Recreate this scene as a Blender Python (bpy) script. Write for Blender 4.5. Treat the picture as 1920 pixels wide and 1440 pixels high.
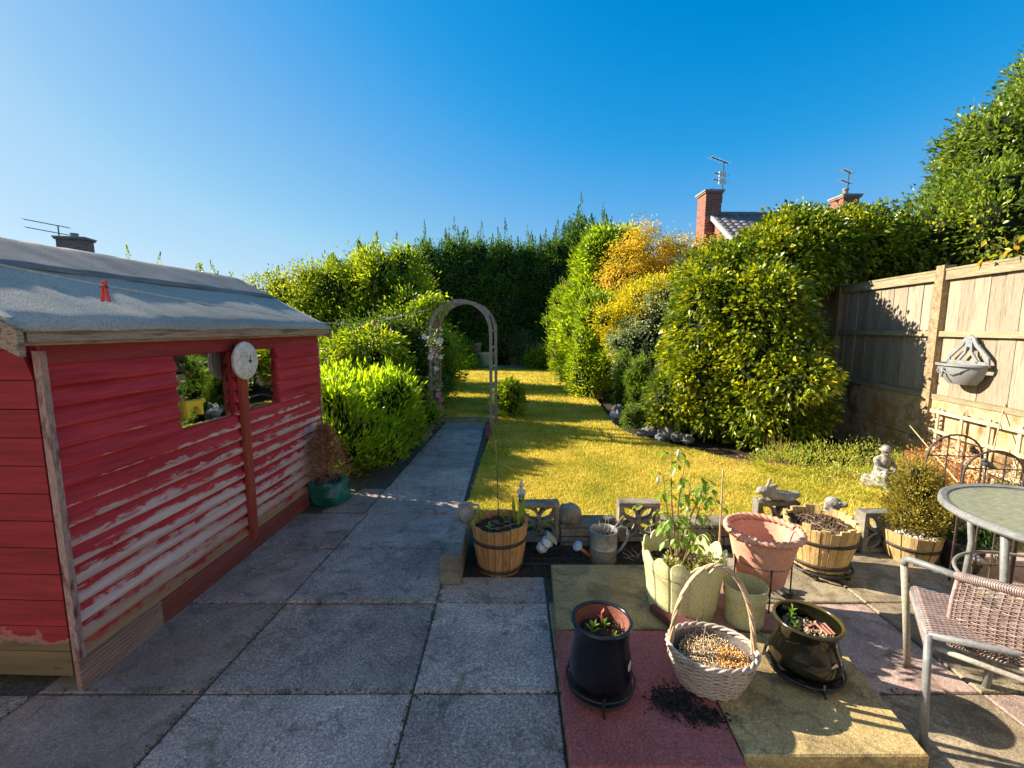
import bpy, math, random
import numpy as np
from mathutils import Vector, Matrix, noise as mnoise
random.seed(7)
for o in list(bpy.data.objects): bpy.data.objects.remove(o)
sc = bpy.context.scene
COL = sc.collection
R = math.radians
# ------------------------------------------------------------------ camera, sky, sun, exposure
FOC = 830.0; EYE = 1.55; PITCH = R(7.21)
cam = bpy.data.cameras.new('camera'); cam_o = bpy.data.objects.new('camera', cam); COL.objects.link(cam_o)
cam.sensor_width = 36; cam.lens = 36*FOC/1920; cam.clip_end = 600; cam.clip_start = 0.02
cam_o.location = (0, 0, EYE); cam_o.rotation_euler = (R(90)-PITCH, 0, 0)
sc.camera = cam_o
SUN_EL = R(28.5); SUN_AZ = R(-72)          # azimuth from +Y, negative is to the left
world = bpy.data.worlds.new('World'); sc.world = world; world.use_nodes = True
wt = world.node_tree; wt.nodes.clear()
wo = wt.nodes.new('ShaderNodeOutputWorld'); wb = wt.nodes.new('ShaderNodeBackground')
sky = wt.nodes.new('ShaderNodeTexSky'); sky.sky_type = 'NISHITA'; sky.sun_disc = False
sky.sun_elevation = SUN_EL; sky.sun_rotation = SUN_AZ
sky.air_density = 1.0; sky.dust_density = 0.35; sky.ozone_density = 2.2
EXPO = 1.5
pre = wt.nodes.new('ShaderNodeMix'); pre.data_type = 'RGBA'; pre.blend_type = 'MULTIPLY'; pre.inputs[0].default_value = 1; pre.inputs[7].default_value = (.1, .1, .1, 1)
cv = wt.nodes.new('ShaderNodeRGBCurve')          # deepens the blue of a clear evening sky, channel by channel
for ci, pts in enumerate(([(0, 0), (.113, .009), (.164, .08), (.223, .18), (.312, .285), (.39, .385), (.45, .43), (1, .75)],
                          [(0, 0), (.192, .285), (.269, .381), (.348, .465), (.476, .590), (.54, .645), (.62, .675), (1, .86)],
                          [(0, 0), (.20, .47), (.331, .69), (.441, .79), (.567, .825), (.68, .860), (.836, .905), (1, .95)])):
    c_ = cv.mapping.curves[ci]; c_.points[0].location = pts[0]; c_.points[1].location = pts[-1]
    for p_ in pts[1:-1]: c_.points.new(*p_)
cv.mapping.update()
post = wt.nodes.new('ShaderNodeMix'); post.data_type = 'RGBA'; post.blend_type = 'MULTIPLY'; post.inputs[0].default_value = 1
k_ = 1.06/(.10*2**EXPO); post.inputs[7].default_value = (k_, k_, k_, 1)
wb.inputs['Strength'].default_value = 0.10
wt.links.new(sky.outputs[0], pre.inputs[6]); wt.links.new(pre.outputs[2], cv.inputs['Color']); wt.links.new(cv.outputs[0], post.inputs[6]); wt.links.new(post.outputs[2], wb.inputs[0]); wt.links.new(wb.outputs[0], wo.inputs[0])
sun = bpy.data.lights.new('sun', 'SUN'); sun.energy = 4.8; sun.angle = R(0.55); sun.color = (1.0, 0.89, 0.72)
sun_o = bpy.data.objects.new('sun', sun); COL.objects.link(sun_o)
SD = Vector((math.sin(SUN_AZ)*math.cos(SUN_EL), math.cos(SUN_AZ)*math.cos(SUN_EL), math.sin(SUN_EL)))
sun_o.rotation_euler = SD.to_track_quat('Z', 'Y').to_euler(); sun_o.location = (-8, 3, 6)
sc.view_settings.view_transform = 'Standard'; sc.view_settings.look = 'None'
sc.view_settings.exposure = EXPO; sc.view_settings.gamma = 1; sc.view_settings.use_curve_mapping = False
sc.render.engine = 'CYCLES'

# ------------------------------------------------------------------ measuring helpers (photo pixels to places)
CP, SP = math.cos(PITCH), math.sin(PITCH)
def ray(px, py):
    a = (px-960)/FOC; b = -(py-720)/FOC
    return Vector((a, CP+b*SP, -SP+b*CP))
def G(px, py, z=0.0):
    d = ray(px, py); t = (z-EYE)/d.z
    return Vector((0, 0, EYE)) + d*t
def D(px, py, Y):
    d = ray(px, py); return Vector((0, 0, EYE)) + d*(Y/d.y)

# ------------------------------------------------------------------ node materials
MATS = {}
def L(c):
    return tuple(((v/12.92) if v <= .04045 else ((v+.055)/1.055)**2.4) for v in [x/255 for x in c]) + (1,)
class NT:
    def __init__(s, name):
        s.m = bpy.data.materials.new(name); s.m.use_nodes = True; s.t = s.m.node_tree; s.t.nodes.clear()
        s.out = s.n('ShaderNodeOutputMaterial')
        s.geo = s.n('ShaderNodeNewGeometry')
    def n(s, typ, **kw):
        x = s.t.nodes.new(typ)
        for k, v in kw.items(): setattr(x, k, v)
        return x
    def l(s, a, b): s.t.links.new(a, b)
    def pos(s, scale=(1, 1, 1)):
        m = s.n('ShaderNodeMapping'); m.inputs['Scale'].default_value = scale
        s.l(s.geo.outputs['Position'], m.inputs['Vector']); return m.outputs[0]
    def noise(s, scale, detail=4, rough=.55, stretch=(1, 1, 1), dist=0):
        x = s.n('ShaderNodeTexNoise'); x.inputs['Scale'].default_value = scale; x.inputs['Detail'].default_value = detail
        x.inputs['Roughness'].default_value = rough; x.inputs['Distortion'].default_value = dist
        s.l(s.pos(stretch), x.inputs['Vector']); return x.outputs['Fac']
    def ramp(s, fac, stops):
        r = s.n('ShaderNodeValToRGB'); e = r.color_ramp.elements
        while len(e) < len(stops): e.new(.5)
        for i, (p, c) in enumerate(stops):
            e[i].position = p; e[i].color = c if len(c) == 4 else tuple(c)+(1,)
        s.l(fac, r.inputs[0]); return r.outputs[0]
    def mix(s, fac, a, b, mode='MIX'):
        x = s.n('ShaderNodeMix', data_type='RGBA', blend_type=mode)
        for sock, v in ((x.inputs[0], fac), (x.inputs[6], a), (x.inputs[7], b)):
            if hasattr(v, 'is_linked'): s.l(v, sock)
            elif isinstance(v, (int, float)): sock.default_value = v
            else: sock.default_value = v if len(v) == 4 else tuple(v)+(1,)
        return x.outputs[2]
    def math(s, op, a, b=0.0, clamp=False):
        x = s.n('ShaderNodeMath', operation=op); x.use_clamp = clamp
        for sock, v in ((x.inputs[0], a), (x.inputs[1], b)):
            if hasattr(v, 'is_linked'): s.l(v, sock)
            else: sock.default_value = v
        return x.outputs[0]
    def bump(s, h, dist=.01, strength=.6, prev=None):
        x = s.n('ShaderNodeBump'); x.inputs['Distance'].default_value = dist; x.inputs['Strength'].default_value = strength
        s.l(h, x.inputs['Height'])
        if prev: s.l(prev, x.inputs['Normal'])
        return x.outputs[0]
    def bsdf(s, col, rough=.7, nrm=None, metal=0, spec=.5, coat=0):
        b = s.n('ShaderNodeBsdfPrincipled')
        for k, v in (('Base Color', col), ('Roughness', rough), ('Metallic', metal), ('Specular IOR Level', spec), ('Coat Weight', coat)):
            if hasattr(v, 'is_linked'): s.l(v, b.inputs[k])
            else: b.inputs[k].default_value = (tuple(v)+(1,) if isinstance(v, tuple) and len(v) == 3 else v)
        if nrm is not None: s.l(nrm, b.inputs['Normal'])
        return b.outputs[0]
    def done(s, sh):
        s.l(sh, s.out.inputs[0]); return s.m
def mat(name, c1, c2, scale=8, rough=.75, bump=.004, stretch=(1, 1, 1), spec=.4, metal=0, fine=90, c3=None, coat=0, objvar=0.0, contrast=.2):
    if name in MATS: return MATS[name]
    t = NT(name)
    n = t.noise(scale, 6, .6, stretch)
    stops = [(.5-contrast, c1), (.5+contrast, c2)]
    if c3: stops = [(.5-contrast, c1), (.5, c2), (.5+contrast, c3)]
    col = t.ramp(n, stops)
    f = t.noise(fine, 3, .6, stretch)
    col = t.mix(.35, col, t.ramp(f, [(.3, (.35, .35, .35)), (.7, (1.5, 1.5, 1.5))]), 'MULTIPLY')
    if objvar:
        oi = t.n('ShaderNodeObjectInfo')
        v = t.math('MULTIPLY_ADD', oi.outputs['Random'], objvar); v.node.inputs[2].default_value = 1-objvar/2
        col = t.mix(1.0, col, v, 'MULTIPLY')
    h = t.math('ADD', f, t.math('MULTIPLY', n, 1.5))
    nm = t.bump(h, bump, .8)
    MATS[name] = t.done(t.bsdf(col, rough, nm, metal, spec, coat)); return MATS[name]
def leafmat(name, stops, rough=.42, trans=.35, tcol=None, patch=1.3, spec=.45):
    t = NT(name)
    ri = t.geo.outputs['Random Per Island']
    n = t.noise(patch, 3, .5)
    f = t.math('ADD', t.math('MULTIPLY', ri, .72), t.math('MULTIPLY', t.math('SUBTRACT', n, .36), 1.0), True)
    col = t.ramp(f, stops)
    sh = t.bsdf(col, rough, None, 0, spec)
    tr = t.n('ShaderNodeBsdfTranslucent')
    t.l(t.mix(1.0, col, tcol or (2.1, 1.9, .5), 'MULTIPLY'), tr.inputs[0])
    m = t.n('ShaderNodeMixShader'); m.inputs[0].default_value = trans
    t.l(sh, m.inputs[1]); t.l(tr.outputs[0], m.inputs[2])
    MATS[name] = t.done(m.outputs[0]); return MATS[name]

# ------------------------------------------------------------------ object helpers
ORG = {}
def tag(o, label=None, cat=None, group=None, kind=None):
    if label: o['label'] = label
    if cat: o['category'] = cat
    if group: o['group'] = group
    if kind: o['kind'] = kind
    return o
def thing(name, label, cat, loc=(0, 0, 0), group=None, kind=None):
    o = bpy.data.objects.new(name, None); COL.objects.link(o); o.location = loc; o.empty_display_size = .05
    ORG[o] = Vector(loc); return tag(o, label, cat, group, kind)
def link_mesh(name, me, m, parent=None, org=None, smooth=False):
    if m: me.materials.append(m)
    if smooth: me.polygons.foreach_set('use_smooth', [True]*len(me.polygons))
    o = bpy.data.objects.new(name, me); COL.objects.link(o)
    if parent: o.parent = parent; ORG[o] = ORG[parent]
    else: o.location = org; ORG[o] = Vector(org)
    return o
class MB:
    def __init__(s, M=None): s.v = []; s.f = []; s.M = M or Matrix()
    def add(s, vs, fs, M=None):
        k = len(s.v); T = s.M @ M if M is not None else s.M
        s.v += [T @ Vector(p) for p in vs]; s.f += [tuple(i+k for i in f) for f in fs]; return s
    def box(s, c, d, M=None, taper=1.0, bev=0.0):
        x, y, z = d[0]/2, d[1]/2, d[2]/2; cx, cy, cz = c
        if bev <= 0:
            v = [(cx+sx*x*(taper if sz > 0 else 1), cy+sy*y*(taper if sz > 0 else 1), cz+sz*z) for sz in (-1, 1) for sy in (-1, 1) for sx in (-1, 1)]
            return s.add(v, [(0, 2, 3, 1), (4, 5, 7, 6), (0, 1, 5, 4), (2, 6, 7, 3), (0, 4, 6, 2), (1, 3, 7, 5)], M)
        b = min(bev, x*.9, y*.9, z*.9); v = []
        for (zz, ins) in ((-z, b), (-z+b, 0), (z-b, 0), (z, b)):
            X, Y = x-ins, y-ins
            for (a, c_) in ((-1, -1), (1, -1), (1, 1), (-1, 1)):
                v.append((cx+a*(X-(b if False else 0)), cy+c_*Y, cz+zz))
        f = [(3, 2, 1, 0), (12, 13, 14, 15)]
        for r in range(3):
            for i in range(4):
                j = (i+1) % 4; f.append((r*4+i, r*4+j, r*4+4+j, r*4+4+i))
        return s.add(v, f, M)
    def tube(s, pts, rad, n=8, cap=True, closed=False, M=None):
        pts = [Vector(p) for p in pts]; N = len(pts)
        rad = rad if isinstance(rad, (list, tuple)) else [rad]*N
        v = []; up = None
        for i, p in enumerate(pts):
            if closed: t = pts[(i+1) % N]-pts[i-1]
            else: t = pts[min(i+1, N-1)]-pts[max(i-1, 0)]
            t = t.normalized() if t.length > 1e-9 else Vector((0, 0, 1))
            if up is None:
                up = t.cross(Vector((0, 0, 1)))
                if up.length < .1: up = t.cross(Vector((1, 0, 0)))
                up.normalize()
            up = (up - t*up.dot(t)); up = up.normalized() if up.length > 1e-6 else t.orthogonal().normalized()
            w = t.cross(up)
            for k in range(n):
                a = 2*math.pi*k/n; v.append(p+(up*math.cos(a)+w*math.sin(a))*rad[i])
        f = []
        for i in range(N if closed else N-1):
            j = (i+1) % N
            for k in range(n):
                l = (k+1) % n; f.append((i*n+k, i*n+l, j*n+l, j*n+k))
        if cap and not closed: f.append(tuple(range(n))[::-1]); f.append(tuple((N-1)*n+k for k in range(n)))
        return s.add(v, f, M)
    def lathe(s, prof, c=(0, 0, 0), n=32, sx=1, sy=1, M=None, wob=0, seed=0):
        v = []; f = []
        for i, (r, z) in enumerate(prof):
            for k in range(n):
                a = 2*math.pi*k/n; q = r*(1+wob*mnoise.noise(Vector((math.cos(a)*1.5+seed, math.sin(a)*1.5, z*6))))
                v.append((c[0]+q*sx*math.cos(a), c[1]+q*sy*math.sin(a), c[2]+z))
        for i in range(len(prof)-1):
            for k in range(n):
                l = (k+1) % n; f.append((i*n+k, i*n+l, (i+1)*n+l, (i+1)*n+k))
        return s.add(v, f, M)
    def disc(s, c, r, n=32, sx=1, sy=1, M=None, rough=0):
        v = [c]; f = []; R_ = 6
        for i in range(1, R_+1):
            for k in range(n):
                a = 2*math.pi*k/n; x = c[0]+r*sx*i/R_*math.cos(a); y = c[1]+r*sy*i/R_*math.sin(a)
                v.append((x, y, c[2]+rough*mnoise.noise(Vector((x*40, y*40, 3)))))
        for k in range(n): f.append((0, 1+k, 1+(k+1) % n))
        for i in range(R_-1):
            for k in range(n):
                l = (k+1) % n; f.append((1+i*n+k, 1+(i+1)*n+k, 1+(i+1)*n+l, 1+i*n+l))
        return s.add(v, f, M)
    def prism(s, poly, y0, y1, M=None):          # poly in (x,z), extruded along y
        n = len(poly); v = [(p[0], y0, p[1]) for p in poly]+[(p[0], y1, p[1]) for p in poly]
        f = [tuple(range(n)), tuple(range(2*n-1, n-1, -1))]
        for i in range(n):
            j = (i+1) % n; f.append((i, i+n, j+n, j))
        return s.add(v, f, M)
    def ball(s, c, r, n=12, m=8, M=None, jit=0, seed=0):
        r = r if isinstance(r, (tuple, list)) else (r, r, r)
        v = []; f = []
        for i in range(m+1):
            th = math.pi*i/m
            for k in range(n):
                a = 2*math.pi*k/n; d = Vector((math.sin(th)*math.cos(a), math.sin(th)*math.sin(a), math.cos(th)))
                q = 1+(jit*mnoise.noise(d*1.8+Vector((seed*7.3, seed*3.1, 0))) if jit else 0)
                v.append((c[0]+d.x*r[0]*q, c[1]+d.y*r[1]*q, c[2]+d.z*r[2]*q))
        for i in range(m):
            for k in range(n):
                l = (k+1) % n; f.append((i*n+k, (i+1)*n+k, (i+1)*n+l, i*n+l))
        return s.add(v, f, M)
    def build(s, name, m, parent=None, smooth=False, org=None, label=None, cat=None, group=None, kind=None, autosm=None):
        if parent: o_ = ORG[parent]
        elif org is not None: o_ = Vector(org)
        else:
            xs = [p.x for p in s.v]; ys = [p.y for p in s.v]; zs = [p.z for p in s.v]
            o_ = Vector(((min(xs)+max(xs))/2, (min(ys)+max(ys))/2, min(zs)))
        me = bpy.data.meshes.new(name); me.from_pydata([tuple(p-o_) for p in s.v], [], s.f); me.validate()
        o = link_mesh(name, me, m, parent, o_, smooth)
        if autosm: me.set_sharp_from_angle(angle=R(autosm))
        return tag(o, label, cat, group, kind)
def child_copy(src, parent, loc, rot=0.0, name=None, scale=None):
    c = src.copy(); COL.objects.link(c); c.parent = parent; c.location = loc; c.rotation_euler = (0, 0, rot)
    if scale: c.scale = scale
    return c
def blobby(name, parts, m, parent=None, vox=.012, sm=4, **kw):
    """one continuous body grown from overlapping capsules (p, q, r1, r2) or ellipsoids (c, (rx,ry,rz))"""
    b = MB()
    for q in parts:
        if len(q) == 2: b.ball(q[0], q[1], 16, 10)
        else:
            p, e, r1, r2 = Vector(q[0]), Vector(q[1]), q[2], q[3]; n = 7
            for i in range(n):
                t = i/(n-1); b.ball(p.lerp(e, t), r1+(r2-r1)*t, 12, 8)
    o = b.build(name, m, parent, **kw)
    r = o.modifiers.new('remesh', 'REMESH'); r.mode = 'VOXEL'; r.voxel_size = vox; r.use_smooth_shade = True
    s = o.modifiers.new('smooth', 'SMOOTH'); s.iterations = sm; s.factor = .5
    return o

# ------------------------------------------------------------------ foliage
def mesh_np(name, V, F, org):
    me = bpy.data.meshes.new(name); V = (V-np.array(org)).astype(np.float32); F = F.astype(np.int32)
    k = F.shape[1]
    me.vertices.add(len(V)); me.vertices.foreach_set('co', V.ravel())
    me.loops.add(F.size); me.loops.foreach_set('vertex_index', F.ravel())
    me.polygons.add(len(F)); me.polygons.foreach_set('loop_start', np.arange(0, F.size, k, dtype=np.int32))
    me.polygons.foreach_set('loop_total', np.full(len(F), k, np.int32))
    me.update(calc_edges=True); return me
def unit(a): return a/np.maximum(np.linalg.norm(a, axis=1, keepdims=True), 1e-9)
def leaf_arrays(P, d, nrm, Ln, W, fold=.18, droop=.15):
    d = unit(d); w = unit(np.cross(d, nrm)); n = np.cross(w, d)
    Ln = Ln[:, None]; W = W[:, None]
    a = P; b = P+d*Ln*.45+w*W*.5+n*W*fold; c = P+d*Ln-np.array([0, 0, 1.])*Ln*droop; e = P+d*Ln*.45-w*W*.5+n*W*fold
    V = np.stack([a, b, c, e], 1).reshape(-1, 3); i = np.arange(len(P))[:, None]*4
    F = np.concatenate([i+np.array([[0, 1, 2]]), i+np.array([[0, 2, 3]])], 1).reshape(-1, 3)
    return V, F
def crown_pts(lobes, N, ncl, cl_r, rg, shell=(.78, 1.05), zmin=None):
    lobes = np.array(lobes, float); c = lobes[:, :3]; r = lobes[:, 3:6]
    wgt = (r[:, 0]*r[:, 1]+r[:, 1]*r[:, 2]+r[:, 0]*r[:, 2]); wgt /= wgt.sum()
    C = []; NRM = []
    need = ncl
    while need > 0:
        k = rg.choice(len(lobes), need*2, p=wgt); u = unit(rg.normal(size=(need*2, 3)))
        s_ = rg.uniform(shell[0], shell[1], (need*2, 1)); p = c[k]+u*r[k]*s_
        ok = np.ones(len(p), bool)
        for j in range(len(lobes)):
            q = (((p-c[j])/r[j])**2).sum(1); ok &= ~((q < .5) & (k != j))
        if zmin is not None: ok &= p[:, 2] > zmin
        nn = unit(u/r[k]); C.append(p[ok]); NRM.append(nn[ok]); need -= ok.sum()
    C = np.concatenate(C)[:ncl]; NRM = np.concatenate(NRM)[:ncl]
    k = rg.integers(0, len(C), N); off = rg.normal(size=(N, 3))*cl_r
    P = C[k]+off
    if zmin is not None: P[:, 2] = np.maximum(P[:, 2], zmin+rg.uniform(0, .05, N))
    return P, NRM[k], off
def foliage(name, m, parent, lobes, N, L_=.06, W_=.03, ncl=None, cl_r=.08, out=.7, up=.3, rnd=.6, seed=1, shell=(.78, 1.05), zmin=.02, droop=.15, extra=None, fold=.18):
    rg = np.random.default_rng(seed); ncl = ncl or max(20, N//22)
    P, n, off = crown_pts(lobes, N, ncl, cl_r, rg, shell, zmin)
    d = n*out+unit(off+1e-6)*.5+np.array([0, 0, up])+rg.normal(size=(N, 3))*rnd*.5
    nr = n*.5+np.array([0, 0, .6])+rg.normal(size=(N, 3))*.45
    Ln = L_*rg.uniform(.6, 1.25, N); W = W_*rg.uniform(.7, 1.2, N)
    V, F = leaf_arrays(P, d, nr, Ln, W, fold, droop)
    if extra is not None:
        V2, F2 = extra; F = np.concatenate([F, F2+len(V)]); V = np.concatenate([V, V2])
    o = link_mesh(name, mesh_np(name, V, F, ORG[parent]), m, parent)
    return tag(o, kind='stuff')
def leaders(tops, h, rg, n=60, L_=.09, W_=.02, base_r=.12):
    """thin growing tips: leaves set round short vertical stems"""
    Ps, ds = [], []
    for (x, y, z, s) in tops:
        t = rg.uniform(0, 1, n)**1.1; a = rg.uniform(0, 2*np.pi, n); hh = h*s
        bend = rg.normal(size=2)*.12*s
        rad = base_r*s*(1-t)
        Ps.append(np.stack([x+bend[0]*t+rad*.3*np.cos(a), y+bend[1]*t+rad*.3*np.sin(a), z+t*hh], 1))
        ds.append(np.stack([np.cos(a)*(1.1-t), np.sin(a)*(1.1-t), .55+t], 1))
    P = np.concatenate(Ps); d = np.concatenate(ds); N = len(P)
    return leaf_arrays(P, d, rg.normal(size=(N, 3)), L_*rg.uniform(.5, 1.3, N), W_*rg.uniform(.6, 1.2, N), .1, .1)
def bumpy(lobes, n, seed, k=(.28, .5), zmin=.3):
    """extra small lobes scattered over the outer surface so the outline swells and dips"""
    q = random.Random(seed); out = list(lobes); t = 0
    while len(out) < len(lobes)+n and t < n*30:
        t += 1; l = q.choice(lobes); u = Vector((q.gauss(0, 1), q.gauss(-.2, 1), q.gauss(.25, 1))).normalized(); s = q.uniform(*k)*min(l[3:6])
        c = (l[0]+u.x*l[3]*.95, l[1]+u.y*l[4]*.95, l[2]+u.z*l[5]*.95)
        if c[2] < zmin or any(((c[0]-m[0])/m[3])**2+((c[1]-m[1])/m[4])**2+((c[2]-m[2])/m[5])**2 < .7 for m in lobes if m is not l): continue
        out.append((c[0], c[1], c[2], s*1.1, s*1.1, s*q.uniform(.8, 1.4)))
    return out
def trunk(parent, base, h, r, m, limbs=6, spread=.8, seed=3, lean=(0, 0)):
    rr = random.Random(seed); b = MB(); x, y, z = base
    pts = [(x+lean[0]*t+rr.uniform(-.02, .02), y+lean[1]*t+rr.uniform(-.02, .02), z-.05+(h+.05)*t) for t in [i/6 for i in range(7)]]
    b.tube(pts, [r*(1.25-t*.95) for t in [i/6 for i in range(7)]], 8)
    for i in range(limbs):
        t = rr.uniform(.2, .9); p = Vector((x+lean[0]*t, y+lean[1]*t, z+h*t)); a = rr.uniform(0, 6.28); s = spread*rr.uniform(.5, 1)
        q = p+Vector((math.cos(a)*s*.5, math.sin(a)*s*.5, s*.35)); e = p+Vector((math.cos(a)*s, math.sin(a)*s, s*rr.uniform(.4, 1)))
        b.tube([p, q, e], [r*.5, r*.32, r*.1], 6)
    return b.build('trunk', m, parent, True)
def core(parent, lobes, m, k=.72, name='shade_core'):  # added solid dark blobs that block light and paint shade inside the crown
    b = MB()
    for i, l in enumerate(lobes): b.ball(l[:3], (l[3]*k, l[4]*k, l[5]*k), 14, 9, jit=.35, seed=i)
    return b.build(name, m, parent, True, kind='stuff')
# ------------------------------------------------------------------ materials used all over
def slabmat(name, a, b, speck=.5, moss=(.10, .09, .04), moss_shade_amt=.55, rough=.85, stain=(.3, .3, .3)):
    t = NT(name)
    n1 = t.noise(2.2, 6, .65); n2 = t.noise(85, 4, .75); n3 = t.noise(230, 2, .6); n4 = t.noise(5.5, 5, .6, (1, 1, 1), 1.2)
    col = t.ramp(n1, [(.3, a), (.7, b)])
    oi = t.n('ShaderNodeObjectInfo')
    v = t.math('MULTIPLY_ADD', oi.outputs['Random'], .45); v.node.inputs[2].default_value = .78
    col = t.mix(1.0, col, v, 'MULTIPLY')
    col = t.mix(speck, col, t.ramp(n2, [(.32, (.32, .32, .33)), (.5, (.85, .85, .85)), (.72, (2.1, 2.1, 2.05))]), 'MULTIPLY')
    col = t.mix(speck*.8, col, t.ramp(n3, [(.33, (.3, .3, .3)), (.66, (1.9, 1.9, 1.9))]), 'MULTIPLY')
    col = t.mix(t.math('MULTIPLY', t.ramp(n4, [(moss_shade_amt, (0, 0, 0)), (moss_shade_amt+.14, (1, 1, 1))]), .6), col, moss)  # moss patches; on the buff patio slabs they stand in for shade
    col = t.mix(t.math('MULTIPLY', t.ramp(t.noise(1.1, 5, .7, (1, 1, 1), .8), [(.5, (0, 0, 0)), (.62, (1, 1, 1))]), .35), col, t.mix(1.0, col, stain, 'MULTIPLY'))
    col = t.mix(t.math('MULTIPLY', t.ramp(t.noise(3.1, 8, .75, (1, 1, 1), 2.5), [(.56, (0, 0, 0)), (.60, (1, 1, 1)), (.66, (0, 0, 0))]), .5), col, (.07, .06, .05))
    col = t.mix(t.math('MULTIPLY', t.ramp(t.noise(.8, 7, .7, (1, 1, 1), 1.2), [(.36, (1, 1, 1)), (.46, (0, 0, 0))]), .45), col, t.mix(1.0, col, (1.7, 1.6, 1.5), 'MULTIPLY'))
    h = t.math('ADD', n2, t.math('MULTIPLY', n3, .6))
    return t.done(t.bsdf(col, rough, t.bump(h, .004, .9), 0, .35))
M_slab = slabmat('dark aggregate concrete', (.28, .21, .18), (.50, .39, .335), .75)
M_slabpink = slabmat('worn pinkish concrete', (.26, .175, .145), (.46, .335, .28), .45)
M_red = slabmat('red concrete slab', (.28, .07, .06), (.42, .13, .115), .5, (.10, .06, .05), .58)
M_yel = slabmat('mossy buff concrete', (.34, .24, .10), (.50, .37, .17), .45, (.09, .075, .035), .5)
M_buff = slabmat('shade patched buff concrete', (.24, .19, .125), (.42, .345, .225), .5, (.10, .075, .05), .47)  # dark patches and deeper buff stand in for shade on the right patio
M_pinkslab = slabmat('salmon concrete slab', (.38, .20, .14), (.46, .27, .20), .25, (.3, .15, .1), .62)
M_conc = slabmat('weathered cast concrete', (.17, .15, .12), (.30, .27, .22), .4, (.09, .08, .045), .5)
M_soil = mat('dark soil', (.035, .025, .017), (.10, .07, .047), 14, .95, .02, fine=120, spec=.15)
M_soilb = mat('dry brown soil', (.07, .045, .028), (.18, .12, .075), 30, .95, .02, fine=160, spec=.15)
M_bark = mat('bark', (.06, .045, .03), (.14, .10, .07), 12, .9, .015, (1, 1, .25))
M_crownshade = mat('crown shade filler', (.012, .018, .008), (.03, .035, .015), 10, .95, .02, spec=.1)
M_wood = mat('silvered fence timber', (.15, .12, .085), (.36, .295, .215), 9, .85, .004, (5, 5, .35), fine=45, c3=(.26, .21, .15), objvar=.45, contrast=.22)
M_woodrail = mat('pale fence rail timber', (.20, .165, .09), (.37, .31, .20), 9, .85, .004, (3, .3, 6), fine=45, objvar=.2)
M_gravelb = mat('sandy concrete board', (.17, .105, .045), (.50, .38, .23), 3.4, .9, .008, fine=70, c3=(.36, .22, .085), spec=.2, contrast=.14)
M_postc = mat('pebbly concrete post', (.22, .155, .085), (.44, .32, .19), 18, .95, .02, fine=60, spec=.2)
M_fascia = mat('bare weathered timber', (.17, .12, .09), (.42, .33, .25), 6, .85, .004, (6, .5, 9), fine=60, c3=(.26, .17, .13), contrast=.14)
M_felt = None
def feltmat():
    t = NT('grey mineral roofing felt')
    n1 = t.noise(1.6, 5, .6, (2, .7, 1)); n2 = t.noise(160, 2, .6)
    col = t.ramp(n1, [(.3, (.30, .265, .215)), (.72, (.48, .43, .355))])
    col = t.mix(.6, col, t.ramp(n2, [(.35, (.45, .45, .45)), (.68, (1.7, 1.7, 1.7))]), 'MULTIPLY')
    col = t.mix(t.math('MULTIPLY', t.ramp(t.noise(9, 5, .7), [(.56, (0, 0, 0)), (.7, (1, 1, 1))]), .35), col, (.16, .17, .10))
    return t.done(t.bsdf(col, .8, t.bump(n2, .003, .9), 0, .5))
M_felt = feltmat()
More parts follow.
